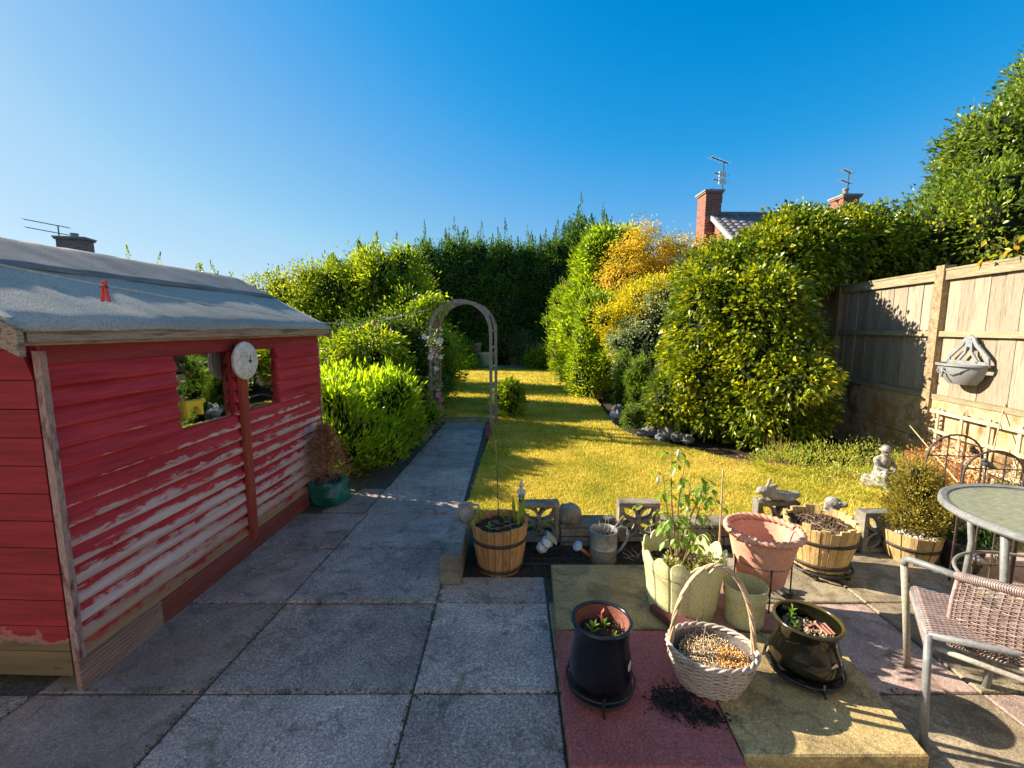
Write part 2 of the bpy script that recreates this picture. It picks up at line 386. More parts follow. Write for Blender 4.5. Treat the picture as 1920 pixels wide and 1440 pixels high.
def redpaint(name, gable=False):
    t = NT(name)
    sx = t.n('ShaderNodeSeparateXYZ'); t.l(t.geo.outputs['Position'], sx.inputs[0]); z = sx.outputs['Z']
    g = t.noise(7, 6, .65, (1, .35, 5) if not gable else (.35, 1, 5), .6)
    broad = t.noise(1.5, 4, .6, (1, .8, 1.2), .5)
    paint = t.ramp(t.noise(4, 5, .6, (1, .3, 4) if not gable else (.3, 1, 4)), [(.3, (.36, .014, .024)), (.7, (.58, .05, .068))] if not gable else [(.3, (.21, .010, .015)), (.7, (.34, .025, .033))])  # gable red is darker, offsetting in colour the light bounced onto that end
    paint = t.mix(.4, paint, t.ramp(t.noise(40, 4, .6, (1, .08, 1.5) if not gable else (.08, 1, 1.5)), [(.35, (.45, .4, .4)), (.62, (1.25, 1.2, 1.2))]), 'MULTIPLY')
    bare = t.ramp(t.noise(9, 6, .6, (1, .15, 3) if not gable else (.15, 1, 3)), [(.3, (.42, .24, .21)), (.7, (.72, .56, .50))])
    ochre = t.ramp(t.noise(7, 6, .6, (1, .15, 3) if not gable else (.15, 1, 3)), [(.3, (.24, .12, .06)), (.7, (.48, .29, .15))])
    if not gable:
        fr = t.math('FRACT', t.math('DIVIDE', t.math('SUBTRACT', z, .12), .0855)); edge = t.math('SUBTRACT', 1.0, fr)
        g2 = t.noise(22, 6, .72, (1, .45, 1.8), .4)
        a = t.math('ADD', t.math('MULTIPLY', g, .55), t.math('MULTIPLY', g2, .75))
        a = t.math('ADD', a, t.math('MULTIPLY', edge, .50))
        a = t.math('ADD', a, t.math('MULTIPLY', broad, .95))
        a = t.math('ADD', a, t.math('MINIMUM', t.math('MULTIPLY', t.math('SUBTRACT', .72, z), .72), .19))
        m = t.ramp(a, [(.615, (0, 0, 0)), (.63, (.35, .35, .35)), (.66, (.9, .9, .9)), (.70, (1, 1, 1))]); m.node.color_ramp.interpolation = 'LINEAR'
        sc_ = t.math('MULTIPLY', a, .428); t.l(sc_, m.node.inputs[0])
        low = t.ramp(t.math('ADD', t.math('MULTIPLY', broad, .25), z), [(.30, (1, 1, 1)), (.42, (0, 0, 0))])
    else:
        low = t.ramp(t.math('ADD', t.math('MULTIPLY', t.noise(3, 5, .6, (1, 1, 2)), .5), z), [(.48, (1, 1, 1)), (.52, (0, 0, 0))])
        m = low
        ochre = t.ramp(t.noise(5, 6, .6, (.2, 1, 3)), [(.3, (.11, .08, .04)), (.7, (.25, .17, .08))])
    col = t.mix(m, paint, t.mix(low, bare, ochre))
    kn = t.n('ShaderNodeTexVoronoi'); kn.inputs['Scale'].default_value = 3.2
    t.l(t.pos((1, 1.1, 3.5) if not gable else (1.1, 1, 3.5)), kn.inputs['Vector'])
    col = t.mix(t.ramp(kn.outputs['Distance'], [(.035, (.75, .75, .75)), (.09, (0, 0, 0))]), col, (.10, .018, .018))
    return t.done(t.bsdf(col, .68, t.bump(t.math('ADD', g, t.noise(40, 3, .6, (1, .1, 1.5))), .003, .8), 0, .35))
M_redp = redpaint('flaking red paint on boards'); M_redg = redpaint('red paint on gable boards', True)

# ------------------------------------------------------------------ the ground
def ground():
    t = NT('garden earth')
    c = t.ramp(t.noise(.6, 5, .6), [(.3, (.035, .026, .015)), (.7, (.07, .055, .03))])
    return t.done(t.bsdf(c, .95, t.bump(t.noise(14, 4, .6), .03, .8), 0, .1))
gm = MB(); gm.add([(-250, -60, -.06), (250, -60, -.06), (250, 350, -.06), (-250, 350, -.06)], [(0, 1, 2, 3)])
gm.build('ground', ground(), org=(0, 0, -.06), kind='structure')

# lawn
LAWN = [(-.40, 3.28), (3.15, 3.28), (3.9, 3.55), (4.55, 4.45), (4.35, 4.75), (3.3, 4.75), (2.6, 5.05), (2.1, 5.75), (1.72, 6.3), (1.62, 6.9), (1.75, 8.5), (1.9, 10.5), (1.9, 13), (1.5, 16.2), (.8, 17.0), (-2.8, 17.0), (-3.1, 14), (-2.3, 11), (-1.75, 8.6), (-1.45, 7.25), (-.38, 7.2), (-.30, 6.5), (-.36, 5)]
def inpoly(x, y, poly=LAWN):
    c = np.zeros(len(x), bool); n = len(poly)
    for i in range(n):
        x1, y1 = poly[i]; x2, y2 = poly[i-1]
        with np.errstate(divide='ignore', invalid='ignore'):
            c ^= ((y1 > y) != (y2 > y)) & (x < (x2-x1)*(y-y1)/(y2-y1+1e-12)+x1)
    return c
def lawnmat():
    t = NT('dry lawn turf')
    n1 = t.noise(.9, 5, .6, (1, 1, 1), .6); n2 = t.noise(26, 4, .7)
    c = t.ramp(n1, [(.32, (.20, .24, .035)), (.48, (.42, .36, .06)), (.72, (.60, .47, .13))])
    c = t.mix(.7, c, t.ramp(n2, [(.3, (.4, .5, .3)), (.7, (1.4, 1.3, 1.1))]), 'MULTIPLY')
    return t.done(t.bsdf(c, .95, t.bump(n2, .03, 1), 0, .1))
rg = np.random.default_rng(11)
lm = MB(); lm.add([(x, y, .012) for x, y in LAWN], [tuple(range(len(LAWN)))])
lm.add([(x, y, -.05) for x, y in LAWN], []); n_ = len(LAWN)
lm.f += [(i, i+n_, (i+1) % n_+n_, (i+1) % n_) for i in range(n_)]
lm.build('lawn', lawnmat(), org=(0, 5, .0), kind='structure')
M_grass = leafmat('dry grass blades', [(0.0, (.13, .22, .02, 1)), (.3, (.36, .38, .035, 1)), (.6, (.72, .58, .09, 1)), (1, (.88, .72, .28, 1))], .6, .3, (1.5, 1.3, .5), 1.6, .25)
def grass(n, y0, y1, h, w):
    x = rg.uniform(-3.2, 4.6, n*2); y = y0+(y1-y0)*rg.uniform(0, 1, n*2); k = inpoly(x, y); x = x[k][:n]; y = y[k][:n]; N = len(x)
    a = rg.uniform(0, 6.28, N); lean = rg.normal(size=(N, 2))*.55*h; hh = h*rg.uniform(.5, 1.3, N); ww = w*rg.uniform(.6, 1.2, N)
    b = np.stack([x, y, np.full(N, .008)], 1); s = np.stack([np.cos(a)*ww/2, np.sin(a)*ww/2, np.zeros(N)], 1)
    tip = b+np.stack([lean[:, 0], lean[:, 1], hh], 1)
    V = np.stack([b-s, b+s, tip], 1).reshape(-1, 3); F = np.arange(N*3).reshape(-1, 3); return V, F
Vs, Fs, k_ = [], [], 0
for a in ((120000, 3.25, 5.2, .028, .007), (110000, 5.2, 8.5, .032, .011), (70000, 8.5, 17, .038, .022)):
    V, F = grass(*a); Vs.append(V); Fs.append(F+k_); k_ += len(V)
go = link_mesh('grass', mesh_np('grass', np.concatenate(Vs), np.concatenate(Fs), (0, 5, 0)), M_grass, None, (0, 5, 0))
tag(go, 'short dry yellow green grass covering the lawn', 'grass', kind='stuff')

# paving: every slab is a piece of the patio or the path
patio = thing('patio', None, None, (0, 1.5, 0), kind='structure')
path = thing('path', None, None, (-.8, 5, 0), kind='structure')
bed = MB(); bed.add([(-6, -1, -.010), (6, -1, -.010), (6, 3.35, -.010), (-6, 3.35, -.010), (-.36, 3.35, -.010), (-.36, 7.3, -.010), (-1.95, 7.3, -.010), (-1.95, 3.35, -.010)],
                    [(0, 1, 2, 3, 4, 7), (7, 4, 5, 6)])
bed.build('paving_bed', mat('gritty joint dirt', (.05, .04, .03), (.13, .11, .08), 40, .95, .006), patio)
MB().add([(-.40, 2.60, -.002), (1.09, 2.60, -.002), (1.09, 3.0, -.002), (-.40, 3.0, -.002)], [(0, 1, 2, 3)]).build('bare_soil', M_soil, patio)
rr = random.Random(5)
def slab(name, quad, z1, th, m, parent, bev=.006, **kw):
    q = [Vector((p[0], p[1], 0)) for p in quad]; c = sum(q, Vector())/4
    def ins(k, z): return [(p+(c-p).normalized()*k+Vector((0, 0, z))) for p in q]
    tilt = [rr.uniform(-.0025, .0025) for _ in q]
    lv = [ins(0, z1-th), ins(0, z1-bev), ins(bev*1.4, z1)]
    for j in (1, 2):
        for i in range(4): lv[j][i].z += tilt[i]
    b = MB(); b.add(sum(lv, []), [(8, 9, 10, 11), (3, 2, 1, 0)]+[(r*4+i, r*4+(i+1) % 4, r*4+4+(i+1) % 4, r*4+4+i) for r in range(2) for i in range(4)])
    return b.build(name, m, parent, **kw)
Yr = [.46, 1.08, 1.713, 2.342, 2.962, 3.57, 4.19, 4.81, 5.43, 6.05, 6.67, 7.25]
def cx(col, Y):                                   # the column joints, in metres
    return {'Z': -3.05+.06*Y, 'L': -2.14+.06*Y, 'A': -1.43+.06*Y, 'B': -.415-.006*Y, 'C': .19+.006*Y, 'D': 1.10, 'E': 2.01, 'F': 2.92, 'Gx': 3.83, 'H': 4.7}[col]
J = .0045
def cell(c0, c1, r, m, parent=patio, off=0.0):
    y0, y1 = Yr[r]+J+off, Yr[r+1]-J+off
    g = .004
    return slab('slab', [(cx(c0, y0)+g, y0), (cx(c1, y0)-g, y0), (cx(c1, y1)-g, y1), (cx(c0, y1)+g, y1)], rr.uniform(-.003, .003), .04, m, parent)
for r in range(0, 5):
    if r < 2: cell('Z', 'L', r, M_slab); cell('L', 'A', r, M_slab if r == 0 else M_slabpink)
    else: cell('L', 'A', r, M_slabpink)
    cell('A', 'B', r, M_slab)
    if r < 3: cell('B', 'C', r, M_slab)
    if r == 3: slab('slab', [(-.43, 2.348), (.20, 2.348), (.20, 2.60), (-.43, 2.60)], 0, .04, M_slab, patio)
    if r < 4:
        for a, b in (('C', 'D'), ('D', 'E'), ('E', 'F'), ('F', 'Gx'), ('Gx', 'H')):
            
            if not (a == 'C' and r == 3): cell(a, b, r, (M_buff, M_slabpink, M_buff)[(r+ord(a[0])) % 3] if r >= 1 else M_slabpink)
for r in range(5, 11):
    y0, y1 = Yr[r]+J, Yr[r+1]-J
    slab('slab', [(-1.235+.03*(r-5)*.8, y0), (-.435, y0), (-.435, y1), (-1.22+.03*(r-5)*.8, y1)], rr.uniform(-.004, .004), .04, M_slab, path)
slab('slab', [(-1.62, 3.6), (-1.25, 3.6), (-1.235, 4.15), (-1.45, 4.15)], 0, .04, M_slabpink, path)
# raised slabs under the pots
plat = thing('raised_platform', 'low platform of raised buff and red concrete slabs under the pots', 'platform', (.9, 1.9, 0))
slab('slab', [(.248, 2.65), (.222, 2.045), (.86, 2.045), (.875, 2.65)], .06, .05, M_yel, plat, label='mossy buff slab at the back')
slab('slab', [(.218, 2.03), (.20, 1.34), (.808, 1.335), (.845, 2.03)], .06, .055, M_red, plat, label='dark red slab at the front')
slab('slab', [(.862, 2.03), (.815, 1.375), (1.468, 1.38), (1.56, 1.99)], .062, .055, M_yel, plat, label='mossy yellow slab nearest the chair')
slab('slab', [(.885, 2.64), (.872, 2.05), (1.40, 2.04), (1.22, 2.62)], .061, .05, M_pinkslab, plat, label='salmon pink slab under the terracotta pot')
b = MB()
for (x, y, w, d) in ((.5, 2.3, .5, .45), (.5, 1.7, .5, .55), (1.2, 1.7, .5, .5), (1.1, 2.3, .3, .4)): b.box((x, y, .004), (w, d, .014))
b.build('bedding', M_soil, plat)
# crumbs, moss and leaf litter
def litter(name, label, cat, pts, m, s, seed, flat=.4):
    rgl = np.random.default_rng(seed); b = MB()
    for (x, y, z) in pts:
        k = s*rgl.uniform(.5, 1.4); a = rgl.uniform(0, 6.28)
        b.add([(x+k*math.cos(a), y+k*math.sin(a), z+.001), (x-k*.6*math.sin(a), y+k*.6*math.cos(a), z+k*flat), (x-k*math.cos(a), y-k*math.sin(a), z+.001), (x+k*.5*math.sin(a), y-k*.5*math.cos(a), z+k*flat*.5)], [(0, 1, 2), (0, 2, 3), (0, 3, 1)])
    return b.build(name, m, label=label, cat=cat, kind='stuff')
M_white = mat('white chips', (.5, .47, .4), (.8, .77, .7), 20)
M_deadleaf = mat('dead leaves', (.20, .10, .04), (.36, .2, .09), 30, .9, .002)
M_moss = mat('moss crumbs', (.05, .045, .02), (.11, .09, .04), 30, .95, .002)
litter('stone_chips', 'scatter of small white chips on the paving beside the red shed', 'stone chips',
       [(-1.72+.05*u+abs(rr.gauss(0, .06)), 1.85+u, .003) for u in [rr.uniform(.3, 2.2) for _ in range(90)]], M_white, .007, 1)
litter('leaf_litter', 'dead leaves and crumbs scattered over the path and its joints', 'leaf litter',
       [(-1.3+rr.gauss(0, .08), rr.uniform(2.9, 6.9), .003) for _ in range(200)]+[(rr.uniform(-1.3, -.4), rr.choice(Yr[3:11])+rr.gauss(0, .03), .003) for _ in range(220)], M_deadleaf, .011, 2)
litter('moss', 'brown moss and grit gathered in the patio joints', 'moss',
       [(rr.uniform(-2, 3.2), rr.choice(Yr[1:5])+rr.gauss(0, .010), .001) for _ in range(1500)]+[(cx(c, y)+rr.gauss(0, .012), y, .001) for c in 'LABC' for y in [rr.uniform(.6, 3.5) for _ in range(300)]], M_moss, .007, 3)

# ------------------------------------------------------------------ the red shed
SH = Vector((-1.89, 1.755, 0)); TH = R(-2.0)
SM = Matrix.Translation(SH) @ Matrix.Rotation(TH, 4, 'Z')
shed = thing('garden_shed', 'red timber garden shed with flaking paint and grey felt roof', 'shed', SH)
SL, SW, EV, RG = 2.33, 1.56, 1.50, 1.96        # length, width, eave and ridge heights
P_ = .0855
def board(y0, y1, z0, seed, m=M_redp, lab=None):
    b = MB(SM); n = max(2, int((y1-y0)/.12)+1); S = []
    for i in range(n+1):
        y = y0+(y1-y0)*i/n; w = .0035*mnoise.noise(Vector((y*5, seed*3.1, 0)))+.002*mnoise.noise(Vector((y*17, seed*1.7, 4)))
        o = .002*mnoise.noise(Vector((y*3, seed*2.3, 9)))
        S.append([(.0, y, z0+w+.006), (.034+o, y, z0+w), (.035+o, y, z0+.016+w), (.004, y, z0+P_+.010), (.0, y, z0+P_+.010)])
    v = sum(S, []); f = [tuple(range(5)), tuple(range(len(v)-1, len(v)-6, -1))]
    for i in range(n):
        for k in range(5): f.append((i*5+k, i*5+5+k, i*5+5+(k+1) % 5, i*5+(k+1) % 5))
    b.add(v, f); return b.build('board', m, shed, label=lab)
WIN = [(.665, 1.135), (1.225, 1.645)]
for k in range(15):
    z0 = .12+k*P_
    if 10 <= k: segs = [(0, WIN[0][0]), (WIN[0][1], WIN[1][0]-.005), (WIN[1][1], SL)]
    else: segs = [(0, 1.185), (1.185, SL)]
    for s_ in segs: board(s_[0]+.002, s_[1]-.002, z0, k+s_[0]*7)
b = MB(SM); b.box((.008, SL/2, 1.448), (.022, SL-.01, .088)); b.build('top_board', mat('plain red paint', (.22, .02, .025), (.34, .045, .05), 5, .7, .003, (1, .2, 3)), shed)
# wall core behind the boards, rear side and far gable
b = MB(SM)
b.box((-.012, SL/2-.0, .55), (.02, SL, .85)); b.box((-.012, .3325, 1.24), (.02, .665, .54)); b.box((-.012, 1.18, 1.24), (.02, .09, .54)); b.box((-.012, 1.987, 1.24), (.02, .685, .54))
b.box((-.012, SL/2, 1.455), (.021, SL, .09))
b.prism([(-SW, .05), (-.03, .05), (-.03, EV-.02), (-SW/2, RG-.05), (-SW, EV-.02)], SL-.03, SL)
b.box((-SW, SL/2, .78), (.02, SL, 1.45)); b.box((-SW/2, SL/2, .08), (SW-.05, SL-.05, .04))
b.build('wall', M_redg, shed)
# gable boards facing the camera
for k in range(17):
    z0, z1 = .06+k*.117, .06+(k+1)*.117-.004
    def xr(z): return 0 if z < EV-.06 else -(z-(EV-.06))/(RG-EV)*(SW/2)
    if xr(z0) < -SW/2+.02: break
    xa0, xa1 = xr(z0), max(xr(z1), -SW/2)
    poly = [(-SW-.0-xa0, z0), (xa0, z0), (xa1, z1), (-SW-xa1, z1)]
    if abs(poly[2][0]-poly[3][0]) < .02: poly = poly[:3]
    MB(SM).prism(poly, -.019, -.002).build('gable_board', M_redg, shed)
MB(SM).prism([(-SW, .05), (-.03, .05), (-.03, EV-.02), (-SW/2, RG-.06), (-SW, EV-.02)], -.001, .016).build('gable_lining', M_redg, shed)
M_trim = mat('peeling corner trim', (.12, .04, .035), (.40, .27, .24), 24, .85, .008, (1, 1, .3), c3=(.26, .13, .115), contrast=.16)
b = MB(SM); b.box((.026, -.008, .76), (.030, .026, 1.40)); b.build('corner_trim', M_trim, shed)
b = MB(SM); b.box((.012, SL+.01, .76), (.022, .02, 1.40)); b.build('corner_trim', M_trim, shed)
MB(SM).box((.047, 1.185, .77), (.026, .068, 1.36)).build('cover_batten', mat('bright red batten paint', (.26, .03, .02), (.42, .08, .05), 7, .7, .004, (4, 4, .4)), shed)
# windows
def glassmat():
    t = NT('window glass'); gl = t.n('ShaderNodeBsdfGlossy'); gl.inputs['Roughness'].default_value = .015; gl.inputs['Color'].default_value = (.85, .9, .88, 1)
    t.l(t.bump(t.noise(5, 2, .5), .004, .25), gl.inputs['Normal'])
    tr = t.n('ShaderNodeBsdfTransparent'); tr.inputs[0].default_value = (.75, .8, .78, 1)
    m = t.n('ShaderNodeMixShader'); m.inputs[0].default_value = .62
    t.l(tr.outputs[0], m.inputs[1]); t.l(gl.outputs[0], m.inputs[2]); return t.done(m.outputs[0])
M_glass = glassmat()
M_dark = mat('shed inside', (.012, .01, .01), (.03, .025, .02), 6, .9)
for (a, c) in WIN:
    w = MB(SM); z0, z1 = .975, 1.405
    for (yy, zz, dy, dz) in ((a-.001, (z0+z1)/2, .014, z1-z0), (c+.001, (z0+z1)/2, .014, z1-z0), ((a+c)/2, z0+.0, c-a-.02, .016), ((a+c)/2, z1-.0, c-a-.02, .016)): w.box((-.004, yy, zz), (.028, dy, dz))
    fr = w.build('window', M_redg, shed)
    MB(SM).box((-.004, (a+c)/2, (z0+z1)/2), (.003, c-a-.014, z1-z0-.012)).build('pane', M_glass, fr)
MB(SM).box((-.06, 1.05, 1.29), (.01, .26, .26)).build('inside_panel', M_dark, shed)
# skirt: ribbed decking boards
M_deckr = mat('red painted decking', (.20, .045, .035), (.33, .085, .06), 6, .75, .004, (1, .15, 2)); M_deckb = mat('bare brown decking', (.24, .13, .09), (.42, .26, .19), 7, .8, .004, (1, .15, 2))
def deck(y0, y1, m, lab, x=.045):
    pl = [(x-.022, 0.0)]; n = 7; h = .135
    for i in range(n):
        za = i*h/n; zb = (i+.62)*h/n; zc = (i+.66)*h/n; zd = (i+.97)*h/n
        pl += [(x, za), (x, zb), (x-.005, zc), (x-.005, zd)]
    pl += [(x, h), (x-.022, h)]
    pl = [(p[0], p[1]) for p in pl][::-1]
    MB(SM).prism(pl, y0, y1).build('skirting_board', m, shed, label=lab)
deck(-.03, .40, M_deckb, 'bare brown end of the ribbed skirting'); deck(.402, 1.93, M_deckr, 'red painted ribbed skirting', .043); deck(1.935, SL, M_deckb, 'weathered far piece of skirting', .036)
# roof
def roofsheet(x0, x1, lift, seed, side=1, ridge=RG+.055, eave=EV+.062):
    b = MB(SM); nx, ny = 14, 60; y0, y1 = -.13, SL+.10
    slope = (ridge-eave)/(SW/2+.11)
    v = []
    for j in range(ny+1):
        for i in range(nx+1):
            x = x0+(x1-x0)*i/nx; y = y0+(y1-y0)*j/ny
            xa = -SW/2+abs(x+SW/2)
            z = ridge-slope*abs(x+SW/2)+lift
            rip = .0055*mnoise.noise(Vector((x*2.2+y*1.1, y*3.2, seed)))+.005*mnoise.noise(Vector((x*5-y*3, y*7, seed+3)))
            if side and i == nx: z -= .012
            v.append((x, y, z+rip))
    f = [(j*(nx+1)+i, j*(nx+1)+i+1, (j+1)*(nx+1)+i+1, (j+1)*(nx+1)+i) for j in range(ny) for i in range(nx)]
    b.add(v, f)
    k = len(b.v); v2 = [(p[0], p[1], p[2]-.012) for p in v]; b.add(v2, [tuple(reversed(q)) for q in f])
    rim = [j*(nx+1)+nx for j in range(ny+1)]
    b.f += [(rim[i], rim[i]+k, rim[i+1]+k, rim[i+1]) for i in range(ny)]
    for row in (0, ny): b.f += [(row*(nx+1)+i, row*(nx+1)+i+1, row*(nx+1)+i+1+k, row*(nx+1)+i+k) for i in range(nx)]
    return b
roofsheet(-SW/2-.0, .11, 0, 1).build('roof', M_felt, shed, True)
roofsheet(-SW/2, -SW/2-.89, 0, 2).build('roof', M_felt, shed, True)
rf = roofsheet(-SW/2-.4, -SW/2+.375, .012, 5, 0).build('ridge_felt', mat('darker cap felt', (.14, .14, .135), (.25, .245, .235), 4, .8, .004, fine=170), shed, True)
MB(SM).box((.088, SL/2-.015, 1.524), (.024, SL+.18, .05)).build('fascia_board', M_fascia, shed)
MB(SM).box((.066, SL/2-.015, 1.494), (.02, SL+.17, .022)).build('fascia_board', M_fascia, shed)
for (yy) in (-.135, SL+.105):
    for sg in (1, -1):
        x0 = -SW/2; x1 = .11 if sg > 0 else -SW-.11
        z0, z1 = RG+.05, EV+.045
        pl = [(x0, z0), (x1, z1), (x1, z1-.10), (x0, z0-.10)]
        MB(SM).prism(pl, yy-.012, yy+.010).build('barge_board', M_fascia, shed)
# round dial hung on the batten
clock = thing('wall_clock', 'round white weathered clock dial hanging on the red shed between two windows', 'clock', SM @ Vector((.06, 1.185, 1.335)))
CM = SM @ Matrix.Translation((.062, 1.185, 1.335)) @ Matrix.Rotation(R(90), 4, 'Y') @ Matrix.Rotation(R(0), 4, 'Z')
M_dial = mat('weathered white dial', (.55, .53, .50), (.78, .76, .74), 22, .7, .002)
b = MB(CM); b.lathe([(0, 0), (.118, 0), (.124, .006), (.124, .022), (.116, .028), (0, .027)], n=40); b.build('dial', M_dial, clock, True, autosm=40)
M_rim = mat('yellowed rim', (.45, .33, .22), (.62, .52, .42), 20)
b = MB(CM); b.tube([(.123*math.cos(a), .123*math.sin(a), .012) for a in [2*math.pi*i/40 for i in range(40)]], .0045, 6, closed=True); b.build('rim', M_rim, clock, True)
M_black = mat('black paint', (.012, .012, .012), (.03, .03, .03), 20, .45)
b = MB(CM); b.box((-.01, .035, .0295), (.045, .006, .002)); b.box((.02, .03, .0295), (.006, .035, .002), Matrix.Rotation(.3, 4, 'Z')); b.ball((.0, .022, .03), .006, 8, 6); b.build('hand', M_black, clock)
b = MB(CM)
for i in range(12):
    if i in (3, 7, 8, 10): continue
    a = i*math.pi/6; b.box((.1, 0, .0285), (.014, .003, .0015), Matrix.Rotation(a, 4, 'Z'))
for (x, y) in ((-.035, -.03), (-.035, -.055), (.07, .02)): b.box((x, y, .0285), (.01, .008, .0015))
b.build('hour_mark', mat('faded grey print', (.2, .2, .19), (.35, .34, .3), 30), clock)
b = MB(CM)
for (x, y, dx, dy) in ((-.055, -.03, .003, .07), (-.02, -.03, .003, .07), (-.037, .004, .036, .003), (-.037, -.064, .036, .003)): b.box((x, y, .029), (dx, dy, .001))
b.build('frame_mark', M_rim, clock)
# a yellow animal-shaped sticker-like toy table standing inside the left window
toy = thing('toy_figure', 'small yellow four-legged plastic toy seen low in the left shed window', 'toy', SM @ Vector((-.05, .80, .985)))
M_yp = mat('yellow plastic', (.75, .48, .02), (.85, .62, .05), 10, .4)
b = MB(SM); b.prism([(0, 0)]*0 or [(-.065, .0), (-.05, .0), (-.035, .045), (0, .058), (.03, .045), (.045, .0), (.06, .0), (.06, .09), (-.07, .095)], -.012, .012, Matrix.Translation((.006, .79, 1.04)) @ Matrix.Rotation(R(90), 4, 'Z')); b.build('body', M_yp, toy)
b = MB(SM); b.ball((.006, .865, 1.12), (.012, .022, .018), 10, 8); b.build('head', M_yp, toy)

# ------------------------------------------------------------------ fence on the right
FO = Vector((4.48, 4.68, 0)); FA = math.atan2(.155, .988)
FM = Matrix.Translation(FO) @ Matrix.Rotation(-FA, 4, 'Z')     # local y runs along the fence away from the camera, -x is our side
fence = thing('garden_fence', 'tall timber panel fence with concrete posts and gravel boards on the right', 'fence', FO)
BAY = 1.86
for i in range(-2, 4):
    y = i*BAY; b = MB(FM); n = 26; S = []
    for k in range(n+1):
        z = -.1+2.29*k/n; e = lambda q: .004*mnoise.noise(Vector((z*22, q*3.3+i, 1)))
        S.append([(-.055+e(1), y-.055+e(2), z), (.055, y-.055+e(3), z), (.055, y+.055, z), (-.055+e(4), y+.055+e(5), z)])
    v = sum(S, []); f = [(0, 3, 2, 1), (4*n, 4*n+1, 4*n+2, 4*n+3)]
    for q in range(n):
        for k in range(4): f.append((q*4+k, q*4+(k+1) % 4, q*4+4+(k+1) % 4, q*4+4+k))
    b.add(v, f); b.build('post', M_postc, fence)
for i in range(-2, 3):
    y0, y1 = i*BAY+.055, (i+1)*BAY-.055; ym = (y0+y1)/2; w = y1-y0
    MB(FM).box((0, ym, .155), (.05, w, .40)).build('gravel_board', M_gravelb, fence)
    MB(FM).box((0, ym, .585), (.05, w, .44)).build('gravel_board', M_gravelb, fence)
    nb = 15; bw = w/nb if i != -1 else w/11; nb = int(round(w/bw))
    for k in range(nb):
        g = .006 if i != -1 else .0015
        MB(FM).box((.012+rr.uniform(-.002, .002)+.004*(k % 2), y0+(k+.5)*bw, 1.46), (.012, bw-g, 1.27)).build('fence_board', M_wood, fence)
    for z, h in ((.835, .05), (1.49, .055), (2.085, .09)):
        MB(FM).box((-.018, ym, z), (.036, w-.004, h)).build('rail', M_woodrail, fence)
    MB(FM).box((-.004, ym, 2.142), (.075, w-.004, .022)).build('capping', M_woodrail, fence)

# unseen house wall added behind the viewpoint to bounce raking sun onto the patio
M_render = mat('cream house render', (.62, .55, .44), (.70, .63, .52), 3, .9, .003)
hw = thing('unseen_house_wall', 'unseen cream rendered house wall added behind the viewpoint to bounce light', 'house', (1, -1.6, 0))
for (x, z, w, h) in ((-3.0, 2.6, 4.4, 5.4), (1.15, 3.85, 2.1, 2.9), (4.3, 2.6, 2.4, 5.4), (-.55+.2, .5, .9-.4, 1.2), (1.15, 2.35, 2.1, .06), (6.9, 2.6, 2.8, 5.4)): MB().box((x, -1.72, z-.06), (w-.002, .22, h)).build('wall', M_render, hw)
for k in range(2):
    fr_ = MB().box((.62+k*1.06, -1.70, 1.15), (1.04, .06, 2.3)).build('patio_door', M_dark, hw); MB().box((.62+k*1.06, -1.66, 1.15), (.9, .01, 2.1)).build('pane', M_glass, fr_)
# ------------------------------------------------------------------ far buildings
def brickmat(name, a, b, scale=1):
    t = NT(name); br = t.n('ShaderNodeTexBrick')
    m = t.n('ShaderNodeCombineXYZ'); s = t.n('ShaderNodeSeparateXYZ'); t.l(t.geo.outputs['Position'], s.inputs[0])
    t.l(t.math('ADD', s.outputs['X'], s.outputs['Y']), m.inputs[0]); t.l(s.outputs['Z'], m.inputs[1]); t.l(m.outputs[0], br.inputs['Vector'])
    br.inputs['Color1'].default_value = a+(1,); br.inputs['Color2'].default_value = b+(1,); br.inputs['Mortar'].default_value = (.33, .28, .23, 1)
    br.inputs['Scale'].default_value = 1; br.inputs['Brick Width'].default_value = .225; br.inputs['Row Height'].default_value = .075; br.inputs['Mortar Size'].default_value = .008
    c = t.mix(.4, br.outputs['Color'], t.ramp(t.noise(9, 4, .6), [(.3, (.5, .5, .5)), (.7, (1.5, 1.4, 1.4))]), 'MULTIPLY')
    return t.done(t.bsdf(c, .9, t.bump(br.outputs['Fac'], -.01, 1), 0, .2))
M_brick = brickmat('red brick', (.36, .11, .07), (.22, .06, .045)); M_brickb = brickmat('brown brick', (.34, .20, .15), (.22, .14, .11))
M_tile = mat('grey brown roof tiles', (.16, .13, .12), (.27, .24, .22), 3, .8, .01)
M_lead = mat('grey mortar and lead', (.20, .20, .20), (.32, .31, .3), 8); M_pot = mat('terracotta chimney pot', (.40, .14, .09), (.5, .2, .13), 8)
M_metal = mat('dull aluminium', (.05, .055, .065), (.10, .11, .12), 30, .5, .001); M_whitep = mat('white plastic', (.7, .7, .68), (.8, .8, .78), 10, .5)
def chimney(parent, M, x, y, z0, z1, w, d, m, pot=None, potr=.11):
    c = MB(M).box((x, y, (z0+z1)/2), (w, d, z1-z0)).build('chimney', m, parent)
    for k, (zz, e) in enumerate(((z1+.03, .10), (z1+.09, .16))): MB(M).box((x, y, zz), (w+e, d+e, .062)).build('corbel', M_brickb if k == 0 else M_lead, c)
    if pot: MB(M).lathe([(potr*1.1, 0), (potr*.9, .1), (potr*.85, pot*.85), (potr*1.1, pot*.9), (potr, pot), (potr*.8, pot)], (x, y, z1+.12), 16).build('chimney_pot', M_pot if pot > .3 else M_lead, c, True)
    return c
